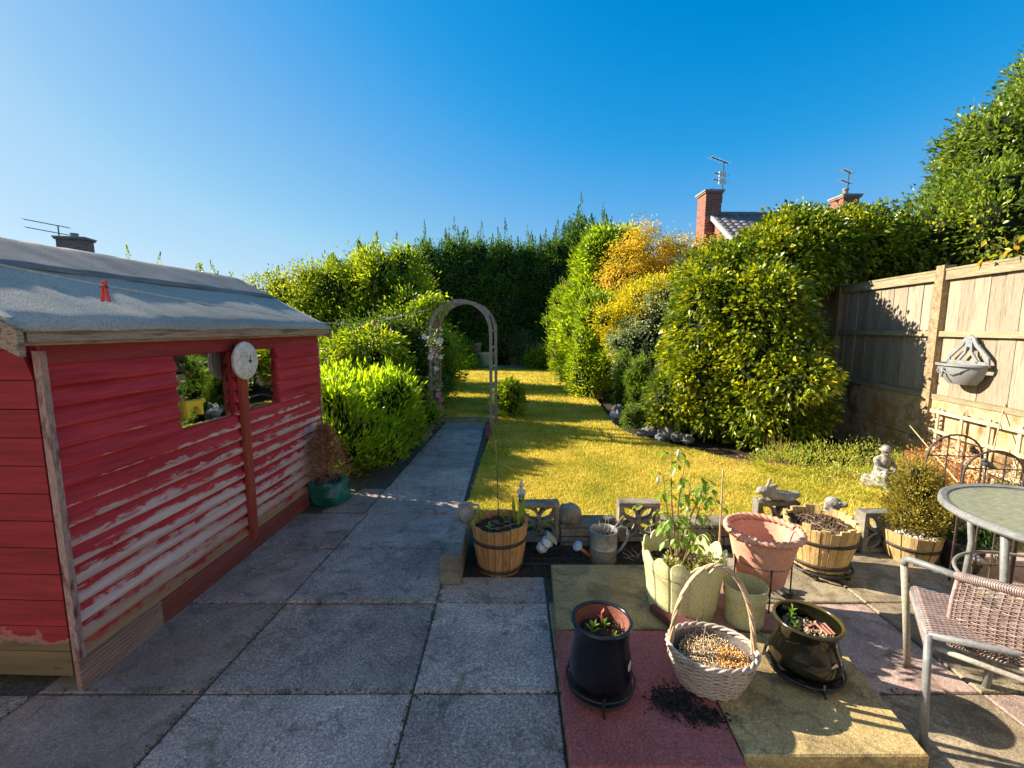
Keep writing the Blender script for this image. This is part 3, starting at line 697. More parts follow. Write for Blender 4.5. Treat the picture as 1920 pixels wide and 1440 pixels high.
# right-hand house: gable end faces left, ridge runs to the right
HY, HX = 18.0, 7.75
HM = Matrix.Translation((HX, HY, 0)) @ Matrix.Rotation(R(1), 4, 'Z')
house = thing('brick_house', 'red brick house with tiled roof behind the hedges on the right', 'house', (HX, HY, 0))
rz, ez, dep, wid = 5.92, 3.55, 3.6, 6.2
MB(HM).prism([(0, 0)]*0 or [(.12, 0), (wid, 0), (wid, ez), (.12, ez)], -dep+.2, dep-.2).build('wall', M_brick, house)
b = MB(HM); b.add([(.1, -dep+.2, ez), (.1, dep-.2, ez), (.1, 0, rz-.1), (.3, -dep+.2, ez), (.3, dep-.2, ez), (.3, 0, rz-.1)], [(0, 2, 1), (3, 4, 5), (0, 3, 5, 2), (1, 2, 5, 4), (0, 1, 4, 3)]); b.build('gable_wall', M_brick, house)
b = MB(HM); nr_, nc_ = 17, 21
for sgn in (-1, 1):
    for r in range(nr_):
        t0, t1 = r/nr_, (r+1)/nr_
        for c in range(nc_):
            x0 = -.02+c*.3; n = 4
            for q in range(n):
                xa, xb = x0+q*.3/n, x0+(q+1)*.3/n; h = [0, .035, .045, .03, 0]
                z = lambda t: rz-(rz-ez+.25)*t
                y = lambda t: sgn*(dep+.25)*t
                b.add([(xa, y(t0), z(t0)+h[q]), (xb, y(t0), z(t0)+h[q+1]), (xb, y(t1), z(t1)+h[q+1]+.035), (xa, y(t1), z(t1)+h[q]+.035), (xa, y(t1), z(t1)), (xb, y(t1), z(t1))], [(0, 1, 2, 3), (3, 2, 5, 4)])
roof = b.build('roof', M_tile, house, kind='stuff')
MB(HM).tube([(-.04, 0, rz+.05), (wid+.05, 0, rz+.05)], .09, 10).build('ridge_tiles', M_tile, house)
for sgn in (-1, 1):
    b = MB(HM); b.add([(-.06, 0, rz+.06), (.04, 0, rz+.06), (.04, sgn*(dep+.27), ez-.17), (-.06, sgn*(dep+.27), ez-.17), (-.06, 0, rz-.10), (.04, 0, rz-.10), (.04, sgn*(dep+.27), ez-.33), (-.06, sgn*(dep+.27), ez-.33)], [(0, 1, 2, 3), (4, 7, 6, 5), (0, 3, 7, 4), (1, 5, 6, 2), (3, 2, 6, 7)])
    b.build('verge', mat('cream verge board', (.5, .43, .33), (.62, .55, .45), 8), house)
chimney(house, HM, .05, .25, 3.0, 6.72, .62, .75, M_brick, .12, .13)
chimney(house, HM, 5.35, .1, 5.0, 6.55, .62, .7, M_brick, .30, .11)
for (yy, zz) in ((-2.2, 3.0), (1.0, 2.9)):
    f = MB(HM).box((.10, yy, zz), (.05, .9, 1.0)).build('window', M_whitep, house); MB(HM).box((.07, yy, zz), (.02, .76, .86)).build('pane', M_glass, f)
def aerial(label, x, y, z0, h, M, arms, group=None, plates=False):
    a = thing('tv_aerial', label, 'aerial', M @ Vector((x, y, z0)), group)
    MB(M).tube([(x, y, z0-.35), (x, y, z0+h)], .022, 6).build('mast', M_metal, a)
    for (dz, ln, ang, ne) in arms:
        d = Vector((math.cos(ang), math.sin(ang), 0)); n = Vector((-d.y, d.x, 0)); c = Vector((x, y, z0+dz))
        bm = MB(M).tube([c-d*ln*.75+Vector((0, 0, ln*.12)), c+d*ln*.25-Vector((0, 0, ln*.04))], .018, 6).build('boom', M_metal, a)
        b = MB(M)
        for k in range(ne):
            p = c-d*ln*.75+d*ln*k/(ne-1)+Vector((0, 0, ln*.12-ln*.16*k/(ne-1))); b.tube([p-n*.16, p+n*.16], .009, 5)
        b.build('elements', M_metal, bm, kind='stuff')
    if plates:
        for k in range(2): MB(M).box((x-.05, y-.05, z0+plates+k*.26-.1), (.26, .05, .2), Matrix.Rotation(0, 4, 'Z')).build('reflector_plate', M_whitep, a)
    return a
aerial('tall aerial with two white plates on the left brick chimney of the tiled house', .42, .0, 6.75, 1.22, HM, [(1.15, .85, .35, 7), (.66, .55, .25, 4), (.42, .6, .25, 4)], plates=.52)
aerial('two-armed aerial above the terracotta pot of the right-hand chimney', 5.42, .1, 6.88, .78, HM, [(.70, .5, .4, 5), (.32, .55, .3, 5)])
# left bungalow: only its chimney rises over the shed roof
BM = Matrix.Translation((-18.4, 18.6, 0)) @ Matrix.Rotation(R(14), 4, 'Z')
bung = thing('bungalow', 'bungalow whose brown brick chimney shows above the shed roof', 'house', (-18.4, 18.6, 0))
MB(BM).box((-3, 2, 1.2), (7, 6, 2.4)).build('wall', M_brickb, bung)
b = MB(BM); b.prism([(-6.8, 2.4), (.8, 2.4), (-3, 4.1)], -1.3, 5.3); b.build('roof', M_tile, bung)
chimney(bung, BM, -.2+.6, .2, 1.0, 5.12, .95, .62, M_brickb, .18, .15)
aerial('aerial leaning from the chimney seen over the shed roof', -.12, .2, 5.15, .55, BM, [(.55, 1.35, 3.3+math.pi, 7), (.25, 1.3, 3.3+math.pi, 6)])

# ------------------------------------------------------------------ leaf colours
F_dark = leafmat('leylandii foliage', [(0, (.03, .07, .022, 1)), (.5, (.075, .16, .035, 1)), (1, (.17, .30, .055, 1))], .6, .3, patch=1.0, spec=.2)
F_lime = leafmat('lime euonymus foliage', [(0, (.08, .15, .012, 1)), (.5, (.20, .32, .02, 1)), (1, (.50, .62, .05, 1))], .4, .58, patch=2.0)
F_bamboo = leafmat('fresh green shrub foliage', [(0, (.06, .12, .012, 1)), (.5, (.18, .28, .02, 1)), (1, (.45, .48, .035, 1))], .42, .42, patch=1.2)
F_hedge = leafmat('pale privet foliage', [(0, (.06, .10, .015, 1)), (.5, (.17, .23, .025, 1)), (1, (.38, .42, .07, 1))], .42, .42)
F_laurel = leafmat('laurel foliage', [(0, (.06, .11, .012, 1)), (.5, (.18, .28, .02, 1)), (1, (.42, .52, .045, 1))], .35, .42)
F_acer = leafmat('orange acer foliage', [(0, (.28, .34, .02, 1)), (.4, (.55, .48, .03, 1)), (.75, (.75, .50, .06, 1)), (1, (.85, .52, .20, 1))], .5, .5, (1.5, 1.3, .7), 1.2)
F_yel = leafmat('golden foliage', [(0, (.24, .26, .012, 1)), (.5, (.56, .50, .02, 1)), (1, (.80, .66, .05, 1))], .45, .5, (1.4, 1.3, .5))
F_var = leafmat('cream variegated foliage', [(0, (.10, .16, .04, 1)), (.45, (.30, .36, .14, 1)), (1, (.62, .66, .42, 1))], .45, .35, (1.2, 1.2, .9))
F_cam = leafmat('glossy broad foliage', [(0, (.035, .07, .010, 1)), (.46, (.12, .185, .016, 1)), (.76, (.32, .36, .02, 1)), (1, (.70, .62, .045, 1))], .33, .32, (2.0, 1.8, .35), 1.6, .5)
F_tree = leafmat('evergreen tree foliage', [(0, (.04, .085, .014, 1)), (.5, (.13, .21, .03, 1)), (.85, (.30, .36, .06, 1)), (1, (.60, .56, .07, 1))], .32, .38, patch=.8, spec=.55)
F_dwarf = leafmat('dwarf conifer foliage', [(0, (.05, .10, .012, 1)), (.5, (.14, .24, .02, 1)), (1, (.30, .42, .035, 1))], .6, .25)
F_dwarf2 = leafmat('blue green conifer foliage', [(0, (.04, .065, .03, 1)), (.5, (.11, .15, .06, 1)), (1, (.26, .30, .14, 1))], .6, .25)
F_dead = leafmat('dead brown needles', [(0, (.20, .08, .045, 1)), (.5, (.36, .16, .08, 1)), (1, (.55, .30, .16, 1))], .8, .15, (1.3, 1, .7))
F_drybush = leafmat('dry tan seedheads', [(0, (.22, .12, .06, 1)), (.5, (.40, .25, .14, 1)), (1, (.60, .44, .28, 1))], .8, .2, (1.2, 1, .8))
F_weed = leafmat('soft weedy greens', [(0, (.10, .16, .02, 1)), (.45, (.25, .33, .04, 1)), (.8, (.45, .42, .08, 1)), (1, (.55, .55, .35, 1))], .6, .4)

def shrub(name, label, cat, base, lobes, N, m, tr=(1.2, .04), group=None, ck=.72, pname='crown', lead=None, **kw):
    t = thing(name, label, cat, base, group)
    nb_ = kw.pop('bumps', 8)
    lobes = bumpy(lobes, nb_, kw.get('seed', 1), zmin=.25) if nb_ else lobes
    ls = [(base[0]+l[0], base[1]+l[1], base[2]+l[2], l[3], l[4], l[5]) for l in lobes]
    ex = None
    if lead:
        rgx = np.random.default_rng(kw.get('seed', 1)+50); ex = leaders([(base[0]+q[0], base[1]+q[1], q[2], q[3]) for q in lead[0]], lead[1], rgx, *lead[2:])
    foliage(pname, m, t, ls, N, extra=ex, **kw)
    if ck: core(t, ls, M_crownshade, ck)
    if tr: trunk(t, base, tr[0], tr[1], M_bark, 6, tr[2] if len(tr) > 2 else tr[0]*.4, kw.get('seed', 1))
    return t
# far row of tall dark conifers (three crown meshes shared along the row)
rr = random.Random(21); protos = []
def conifer_proto(seed, h):
    t = thing('conifer_tree', 'x', 'tree', (0, 0, 0))
    lobes = [(0, 0, h*.18, 1.0, .95, h*.24), (.1, 0, h*.45, 1.0, .9, h*.26), (-.1, .1, h*.70, .85, .8, h*.22), (.0, 0, h*.86, .55, .5, h*.14)]
    q = random.Random(seed); rgx = np.random.default_rng(seed)
    tops = [(q.uniform(-.7, .7), q.uniform(-.5, .4), h*q.uniform(.80, .92), q.uniform(.6, 1.15)) for _ in range(9)]+[(q.uniform(-.2, .2), 0, h*.92, 1.3)]
    foliage('crown', F_dark, t, lobes, 15000, L_=.15, W_=.05, ncl=600, cl_r=.13, out=.8, up=.5, rnd=.5, seed=seed, shell=(.8, 1.05), extra=leaders(tops, 1.05, rgx, 130, .13, .03, .26))
    core(t, lobes, M_crownshade, .8); trunk(t, (0, 0, 0), h*.9, .12, M_bark, 4, .5, seed); return t
for s in (1, 2, 3): protos.append(conifer_proto(s, 5.3))
con_l = ['leftmost tall dark conifer of the row behind the lawn, above the tall green shrub', 'tall dark conifer rising just right of the yellow-tipped shrub', 'tall dark conifer left of the arch in the far row', 'tall dark conifer behind the left post of the arch', 'tall dark conifer seen through the middle of the arch', 'tall dark conifer behind the right post of the arch', 'tall dark conifer standing between arch and laurel', 'tallest dark conifer of the far row, top spiked, left of the laurel', 'dark conifer behind the green laurel top', 'dark conifer behind the orange acer', 'dark conifer at the right end of the far row, under the brick house', 'dark conifer at the left end of the far row behind the pale hedge']
xs = [-4.6, -3.5, -2.4, -1.35, -.3, .75, 1.8, 2.75, 3.8, 4.95, 6.1, -5.9]
hs_ = [.86, .93, .97, .95, .94, .93, .96, 1.10, 1.06, .86, .80, .72]
for i, x in enumerate(xs):
    if i < 3: o = protos[i]
    else:
        src = protos[i % 3]; o = src.copy(); COL.objects.link(o)
        for ch in src.children: child_copy(ch, o, ch.location)
    o.location = (x, 18.6+rr.uniform(-.3, .3), -.05); o.rotation_euler = (0, 0, rr.uniform(0, 6.28)); o.scale = (rr.uniform(1.0, 1.12), rr.uniform(.95, 1.1), hs_[i])
    tag(o, con_l[i], 'tree', 'row of tall dark conifers behind the lawn')
# thin conifer tips over the shed roof
b0 = None
for i, (px, py, Y, s, lab) in enumerate([(242, 462, 11, 1.0, 'feathery young conifer tip poking over the shed roof'), (290, 492, 11, .7, 'low ragged shrub top just right of the feathery tip over the shed roof'), (405, 515, 10.5, .6, 'small shrub top beside the far end of the shed ridge')]):
    p = D(px, py, Y); t = thing('young_conifer', lab, 'tree', (p.x, p.y, 0), 'shrub tips above the shed roof')
    rgx = np.random.default_rng(70+i); h = p.z
    tops = [(p.x, p.y, h-.75*s, 1.0)]+[(p.x+rr.uniform(-.8, .8), p.y+rr.uniform(-.3, .3), h-rr.uniform(.7, 1.0), rr.uniform(.3, .6)) for _ in range(7)]
    foliage('crown', F_hedge, t, [(p.x, p.y, h*.55, .9, .7, h*.25), (p.x+.5, p.y, h*.5, .8, .6, h*.22)], 5000, L_=.1, W_=.035, cl_r=.1, seed=60+i, extra=leaders(tops, .75, rgx, 110, .09, .02, .25))
    trunk(t, (p.x, p.y, 0), h*.85, .05, M_bark, 4, .4, i)

# left side planting
rr = random.Random(3)
shrub('privet_hedge', 'pale yellow-green clipped hedge beyond the far end of the shed roof', 'hedge', (-5.3, 9.4, 0),
      [(-1.6, .3, 1.15, 1.2, .8, 1.2), (0, .2, 1.2, 1.3, .9, 1.35), (1.2, 0, 1.25, 1.1, .9, 1.45)], 24000, F_hedge, (1.8, .06), L_=.075, W_=.035, cl_r=.09, seed=5,
      lead=([(rr.uniform(-2.2, 2), rr.uniform(-.3, .3), rr.uniform(2.2, 2.65), rr.uniform(.4, .9)) for _ in range(22)], .35, 30, .06, .03, .12))
shrub('tall_shrub', 'tall leafy shrub with yellow-green upright shoots left of the arch', 'shrub', (-3.05, 9.3, 0),
      [(-1.0, .1, 1.1, 1.0, .8, 1.15), (0, .1, 1.2, 1.1, .8, 1.2), (.85, 0, 1.05, .9, .75, 1.1), (-.62, .1, 2.15, .55, .45, .7), (.14, .1, 2.35, .50, .45, .8), (.82, .15, 2.2, .45, .4, .8)], 44000, F_bamboo, (2.2, .07), L_=.10, W_=.03, cl_r=.10, up=.45, out=.8, seed=6,
      lead=([(-.85, .1, 2.55, 1.0), (-.5, 0, 2.65, .8), (.0, .1, 2.85, .9), (.22, .1, 2.95, 1.1), (.45, .1, 2.7, .7), (.85, .2, 2.8, 1.0), (1.05, .1, 2.6, .9), (-1.3, 0, 1.7, 1), (-.2, -.2, 2.2, .8)], .5, 170, .09, .03, .3))
shrub('shade_shrub', 'dark loose shrub in the shade between shed and arch', 'shrub', (-2.35, 7.2, 0),
      [(-.4, 0, .6, .8, .6, .75), (.5, .1, .6, .7, .5, .8), (.1, .1, 1.15, .6, .5, .5)], 16000, leafmat('dark green leaves', [(0, (.02, .045, .010, 1)), (.5, (.05, .10, .014, 1)), (1, (.16, .22, .02, 1))], .4, .35), (1.0, .05), L_=.08, W_=.032, cl_r=.09, seed=7)  # leaf colours set to dark greens
shrub('arching_shrub', 'sprays of light green leaves arching out below the washing line', 'shrub', (-1.95, 6.6, 0),
      [(-.15, 0, 1.32, .42, .3, .16), (.22, .05, .98, .16, .16, .16), (-.7, .1, 1.15, .35, .3, .2)], 2600, F_bamboo, (1.2, .03, .5), L_=.10, W_=.03, ncl=70, cl_r=.07, seed=8, ck=0, droop=.35)
shrub('dried_bush', 'dried tan hydrangea-like bush behind the bright green one', 'shrub', (-2.35, 6.05, 0), [(-.25, 0, .55, .38, .3, .38), (.2, .05, .46, .36, .3, .36), (-.35, 0, .78, .22, .2, .18)], 4200, F_drybush, (.6, .03), L_=.035, W_=.028, cl_r=.05, seed=9, ck=.6)
shrub('bright_bush', 'bright lime-green bush with upright leaves along the path beside the shed', 'shrub', (-1.66, 5.15, 0),
      [(-.1, -.55, .42, .34, .5, .40), (.02, .2, .48, .38, .5, .50), (-.1, .8, .45, .45, .5, .45), (-.55, .2, .6, .42, .6, .42), (-.5, -.35, .5, .4, .5, .38), (.22, -.25, .24, .22, .4, .24), (.26, .5, .26, .2, .5, .26)], 18000, F_lime, (.5, .03), L_=.10, W_=.026, ncl=900, cl_r=.045, out=.45, up=1.0, rnd=.35, seed=10, ck=.7,
      lead=([(rr.uniform(-.8, .3), rr.uniform(-.8, 1.1), rr.uniform(.72, .95), rr.uniform(.5, 1)) for _ in range(60)], .20, 22, .10, .024, .07))
shrub('leafy_bush', 'smaller dark green bush at the foot of the left arch post', 'shrub', (-1.45, 6.7, 0), [(0, -.25, .32, .26, .38, .32), (-.1, .25, .36, .3, .3, .36)], 4000, F_bamboo, (.4, .03), L_=.075, W_=.025, cl_r=.05, up=.8, seed=12)
shrub('low_plants', 'low yellow-green plants spreading behind the bright bush by the shed corner', 'plants', (-2.75, 5.9, 0), [(-.1, 0, .55, .5, .4, .5), (.4, .2, .5, .4, .4, .45)], 6000, F_lime, (.5, .03), L_=.06, W_=.03, cl_r=.06, seed=13)
shrub('hidden_shade_shrub', 'hidden green shrub mass added behind the tall shrub to shade the lawn', 'shrub', (-4.0, 12.3, 0), [(-.7, 0, 1.3, 1.2, .9, 1.4), (.7, 0, 1.4, 1.2, .9, 1.5), (0, 0, 2.5, 1.1, .8, .8), (1.0, .2, 2.5, .7, .6, .75)], 16000, F_hedge, (2, .07), L_=.10, W_=.045, cl_r=.11, seed=15)  # hidden shrub added so that its shadow falls on the far lawn
shrub('arch_side_shrub', 'green shrub filling the gap between the tall shrub and the arch', 'shrub', (-1.75, 8.7, 0), [(0, 0, .8, .55, .5, .85), (-.25, .1, 1.5, .5, .45, .55)], 9000, F_bamboo, (1.2, .05), L_=.09, W_=.032, cl_r=.08, seed=16)
# dead little conifer in a green plastic bag
p = G(612, 948)
dc = thing('dead_conifer', 'small dead brown conifer standing in a green plastic bag', 'tree', (p.x, p.y+.06, 0))
cxx, cyy = p.x-.02, p.y+.08
rgx = np.random.default_rng(3)
N = 5200; t_ = rgx.uniform(0, 1, N)**.8; a_ = rgx.integers(0, 46, N)*2.399+rgx.normal(size=N)*.10; rad = .27*(1-t_*.85)*rgx.uniform(.1, 1, N)
zc_ = .20+t_*.50+rad*.25+rgx.normal(size=N)*.008
P = np.stack([cxx+rad*np.cos(a_), cyy+rad*np.sin(a_), zc_], 1); d_ = np.stack([np.cos(a_), np.sin(a_), np.full(N, .1)], 1)+rgx.normal(size=(N, 3))*.7
V, F = leaf_arrays(P, d_, rgx.normal(size=(N, 3)), np.full(N, .035), np.full(N, .005), .1, .1)
tag(link_mesh('needles', mesh_np('needles', V, F, ORG[dc]), F_dead, dc), kind='stuff')
b = MB(); b.tube([(cxx, cyy, .03), (cxx+.01, cyy, .4), (cxx-.03, cyy, .98)], [.014, .009, .003], 6); b.build('trunk', M_bark, dc, True)
for k in range(26):
    t = rr.uniform(0, 1); a = k*2.399; r_ = .26*(1-t*.8)
    MB().tube([(cxx, cyy, .18+t*.5), (cxx+r_*math.cos(a), cyy+r_*math.sin(a), .18+t*.5+r_*.3)], [.005, .002], 4).build('twig', mat('dead twig', (.16, .08, .05), (.28, .16, .1), 20), dc)
M_bag = None
t = NT('green plastic bag'); M_bag = t.done(t.bsdf(t.ramp(t.noise(6, 3), [(.35, (.0, .07, .05)), (.7, (.01, .20, .15))]), .22, t.bump(t.noise(18, 3, .6, (1, 1, 1), 1.5), .02, .6), 0, .6, .3))
b = MB(); n = 40; rows = [(0, .13), (.04, .165), (.10, .16), (.16, .15), (.20, .17), (.215, .12)]
v = []
for i, (z, r_) in enumerate(rows):
    for k in range(n):
        a = 2*math.pi*k/n; w = 1+.16*mnoise.noise(Vector((math.cos(a)*2.2, math.sin(a)*2.2, z*9)))+.05*math.sin(a*9+z*30)
        zz = z*(1+.35*mnoise.noise(Vector((math.cos(a)*1.5, math.sin(a)*1.5, 5))))
        v.append((p.x+r_*w*math.cos(a)*1.05, p.y+.08+r_*w*math.sin(a)*.9, max(zz, .004)))
b.add(v, [(i*n+k, i*n+(k+1) % n, (i+1)*n+(k+1) % n, (i+1)*n+k) for i in range(len(rows)-1) for k in range(n)])
b.add([(p.x+.0, p.y-.07, .15), (p.x+.12, p.y-.06, .20), (p.x+.20, p.y+.01, .25), (p.x+.19, p.y+.0, .17), (p.x+.1, p.y-.095, .11), (p.x+.02, p.y-.1, .10), (p.x+.11, p.y-.08, .165)], [(0, 1, 6), (0, 6, 5), (6, 4, 5), (1, 2, 3, 6), (6, 3, 4)])
b.build('plastic_bag', M_bag, smooth=True, org=(p.x, p.y+.08, 0), label='crumpled dark green plastic bag round the foot of the dead conifer', cat='bag')

# ------------------------------------------------------------------ arch and washing post
M_arch = mat('greyed arch timber', (.17, .15, .135), (.32, .29, .265), 7, .85, .003, (3, 3, 1))
aL, aR = G(812, 803), G(925, 803); AY = (aL.y+aR.y)/2+.1; ax0, ax1 = aL.x+.03, aR.x
arch = thing('garden_arch', 'grey timber garden arch standing over the end of the path', 'arch', ((ax0+ax1)/2, AY, 0))
def archrail(y, dx0, w=.055):
    c = ((ax0+ax1)/2+dx0); r_ = (ax1-ax0)/2; zs = 1.95-r_
    for sx in (-1, 1): MB().box((c+sx*r_, y, zs/2), (.045, w, zs)).build('post', M_arch, arch)
    for k in range(6):
        poly = []
        a0, a1 = math.pi*k/6+.006, math.pi*(k+1)/6-.006
        for a in [a0+(a1-a0)*q/5 for q in range(6)]: poly.append((c+(r_+.026)*math.cos(a), zs+(r_+.026)*math.sin(a)))
        for a in [a1-(a1-a0)*q/5 for q in range(6)]: poly.append((c+(r_-.026)*math.cos(a), zs+(r_-.026)*math.sin(a)))
        MB().prism(poly, y-w/2+(.006 if k % 2 else 0), y+w/2).build('arch_segment', M_arch, arch)
    return c, r_, zs
c_, r_, zs_ = archrail(AY-.16, -.03); archrail(AY+.28, .03)
for a in (0.02, .6, 1.25, 1.9, 2.5, 3.12):
    x = c_+(r_-.0)*math.cos(a); z = zs_+(r_)*math.sin(a); MB().tube([(x, AY-.19, z), (x+.05, AY+.30, z)], .014, 6).build('rung', M_arch, arch)
for z in (.3, .62, .95, 1.25):
    for sx in (-1, 1): MB().tube([(c_+sx*r_, AY-.18, z), (c_+sx*r_+.05, AY+.30, z)], .011, 6).build('rung', M_arch, arch)
wp = MB().box((aL.x+.06, AY+.08, .98), (.085, .085, 2.02)).build('washing_post', mat('old square post', (.13, .09, .06), (.24, .17, .12), 8, .9, .006, (2, 2, .4)), label='square brown washing line post inside the left side of the arch', cat='post')
def vine(name, label, cat, pts, m, n, L_, W_, seed, spread=.07, stem=True, flowers=None, droop=.2):
    t = thing(name, label, cat, pts[0]); rgx = np.random.default_rng(seed); P = []
    pts = [Vector(q) for q in pts]
    if stem: MB().tube(pts, .006, 5).build('stem', M_bark, t)
    for _ in range(n):
        k = rgx.integers(0, len(pts)-1); q = pts[k].lerp(pts[k+1], rgx.uniform()); P.append(tuple(q))
    P = np.array(P)+rgx.normal(size=(n, 3))*spread
    V, F = leaf_arrays(P, rgx.normal(size=(n, 3))+np.array([0, 0, -.1]), rgx.normal(size=(n, 3))+np.array([0, -.4, .6]), L_*rgx.uniform(.6, 1.3, n), W_*rgx.uniform(.6, 1.2, n), .2, droop)
    tag(link_mesh('leaves', mesh_np('leaves', V, F, ORG[t]), m, t), kind='stuff')
    if flowers:
        for (q, s, mm) in flowers:
            b = MB()
            for k in range(5):
                a = k*1.256+s*50; d = Vector((math.cos(a), -.35, math.sin(a))); w = Vector((-math.sin(a), 0, math.cos(a)))
                q_ = Vector(q); b.add([q_, q_+d*s*.6+w*s*.35, q_+d*s, q_+d*s*.6-w*s*.35], [(0, 1, 2), (0, 2, 3)])
            b.build('flower', mm, t)
    return t
M_pinkf = mat('pink petals', (.55, .14, .28), (.72, .28, .42), 20, .6); M_pale = mat('pale pink petals', (.6, .5, .55), (.75, .66, .7), 20, .6)
vine('climbing_plant', 'yellow-green climber bunched on top of the washing post at the arch', 'climber', [(aL.x-.28, AY-.05, 1.82), (aL.x-.05, AY-.1, 1.93), (aL.x+.22, AY-.1, 1.93)], F_bamboo, 900, .07, .028, 4, .065)
x = aL.x
vine('flowering_climber', 'clematis with pale and pink flowers on the left arch posts', 'climber', [(x+.02, AY-.2, .0), (x+.1, AY-.15, .5), (x+.02, AY-.18, .9), (x+.08, AY-.18, 1.3), (x+.04, AY-.2, 1.55)], F_var, 420, .055, .028, 5, .055,
     flowers=[((x-.07, AY-.24, 1.42), .05, M_pale), ((x+.16, AY-.24, 1.36), .06, M_pale), ((x+.05, AY-.25, 1.18), .045, M_pinkf), ((x+.02, AY-.25, 1.12), .05, M_pale), ((x+.17, AY-.24, 1.12), .04, M_pale), ((x+.1, AY-.25, .95), .045, M_pale), ((x+.12, AY-.24, .55), .05, M_pinkf), ((x+.17, AY-.24, .48), .04, M_pinkf), ((x+.14, AY-.24, .36), .05, M_pinkf), ((x+.17, AY-.24, .30), .04, M_pinkf)])
pr = G(958, 785)
shrub('small_bush', 'small rounded dark bush beside the right post of the arch', 'shrub', (pr.x-.0, pr.y+.1, 0), [(0, 0, .30, .23, .22, .28), (-.06, 0, .45, .15, .15, .2)], 3600, F_bamboo, (.3, .03), L_=.07, W_=.022, cl_r=.035, up=.9, seed=14,
      lead=([(rr.uniform(-.15, .15), rr.uniform(-.1, .1), rr.uniform(.45, .56), .8) for _ in range(12)], .14, 18, .08, .02, .05))
# brick edging by the arch
for i, (dx, dy) in enumerate(((.0, 0), (.02, -.24), (-.01, .22))):
    MB().box((-.36+dx, AY-.35+dy, .02), (.10, .21, .06), bev=.01).build('brick', M_brick, label=['reddish brick lying at the foot of the right arch post', 'reddish brick nearest the camera beside the path end', 'reddish brick furthest along the path end by the arch'][i], cat='brick', group='bricks edging the path end')
for i in range(3):
    MB().ball((-1.27+.02*i, AY-.25-.30*i, .03), (.09, .11, .07), 10, 7, jit=.5, seed=i).build('edging_stone', M_conc, smooth=True, label=['edging stone left of the path, next to the arch post', 'middle edging stone along the left side of the path', 'edging stone left of the path, nearest the bright bush'][i], cat='stone', group='edging stones left of the path')
MB().box((-.82, 7.33, .02), (.95, .12, .07), bev=.01).build('kerb', M_conc, label='low concrete kerb across the end of the path under the arch', cat='kerb')

# ------------------------------------------------------------------ end of the lawn: low edging, pots, small bushes
MB().box((.6, 17.2, .04), (5.6, .14, .12), bev=.02).build('bed_edging', M_conc, label='low dark edging board along the far end of the lawn', cat='edging')
def urn(name, label, base, r, h, m, cat='plant pot', ped=0, group=None):
    t = thing(name, label, cat, base, group); x, y, z = base
    b = MB(); b.lathe([(.0, 0), (r*.75, 0), (r*.95, h*.8), (r*1.12, h*.82), (r*1.12, h), (r*.98, h), (r*.9, h*.9), (0, h*.88)], (x, y, z+ped), 20); b.build('pot', m, t, True, autosm=35)
    if ped: MB().lathe([(r*.9, 0), (r*.5, ped*.15), (r*.4, ped*.8), (r*.6, ped)], base, 14).build('pedestal', M_lead, t, True)
    return t
M_creamd = mat('dull cream pot', (.42, .38, .24), (.52, .48, .33), 12, .7); M_terrad = mat('dull terracotta', (.28, .15, .11), (.38, .22, .16), 12, .8)
q = D(894, 668, 17.6); urn('urn', 'small stone urn on a pedestal beside the cream pot below the conifers', (q.x, 17.6, .0), .22, .42, M_terrad, ped=.55, group='pots at the foot of the far conifers')
q = D(912, 680, 17.5); urn('cream_pot', 'cream flower pot seen through the arch at the far end of the lawn', (q.x, 17.5, .0), .34, .62, M_creamd, group='pots at the foot of the far conifers')
q = D(965, 685, 17.6); urn('dark_pot', 'dull reddish pot among leaves right of the arch at the far end', (q.x, 17.6, .0), .22, .4, M_terrad, group='pots at the foot of the far conifers')
for i, (px, py, Y, w, h, N, m, lab) in enumerate([(872, 690, 16.6, .42, .28, 2600, F_lime, 'low light green bush at the far end seen through the arch'), (1030, 682, 16.8, .75, .62, 6000, F_bamboo, 'rounded green bush at the far end of the lawn right of the arch'), (985, 660, 17.7, .7, 1.25, 4200, F_dwarf2, 'grey-green sapling-like shrub against the dark conifers'), (895, 650, 17.9, .22, 1.1, 900, F_dwarf2, 'thin plant growing from the urn below the conifers'), (845, 640, 17.2, .8, 1.3, 5000, F_bamboo, 'shaded green bush behind the left arch post at the far end')]):
    q = D(px, py, Y); shrub('low_bush' if i < 2 else 'shade_plant', lab, 'shrub', (q.x, Y, 0), [(0, 0, h*.5, w, w*.7, h*.5)], N, m, (h*.7, .03), L_=.12, W_=.055, cl_r=.12, seed=30+i, ck=.6 if i < 2 else 0)

# ------------------------------------------------------------------ right side planting
rr = random.Random(9)
shrub('laurel', 'tall bright green laurel column at the right of the far lawn', 'shrub', (2.2, 11.6, 0), [(-.1, 0, .9, .75, .8, 1.0), (.05, .1, 2.0, .80, .8, 1.2), (.25, .2, 3.0, .62, .7, .9), (.1, -.1, 3.35, .42, .5, .62), (.7, .2, 2.9, .5, .6, .9)], 34000, F_laurel, (2.5, .08), L_=.15, W_=.055, cl_r=.10, up=.55, seed=40)
shrub('thuja', 'narrow soft green conifer edge pressed against the laurel', 'tree', (1.42, 12.6, 0), [(0, 0, 1.3, .38, .4, 1.3), (.05, 0, 1.9, .3, .35, .9)], 8000, F_laurel, (1.6, .05), L_=.10, W_=.02, cl_r=.06, up=1.2, seed=41)
shrub('dense_shrub', 'dense mid-green shrub between the laurel and the yellow bush', 'shrub', (1.95, 9.6, 0), [(-.25, .3, .55, .42, .5, .6), (.1, 0, 1.2, .5, .5, .85), (-.1, .1, 1.75, .42, .4, .55)], 15000, F_laurel, (1.5, .06), L_=.10, W_=.03, cl_r=.07, up=.9, seed=42)
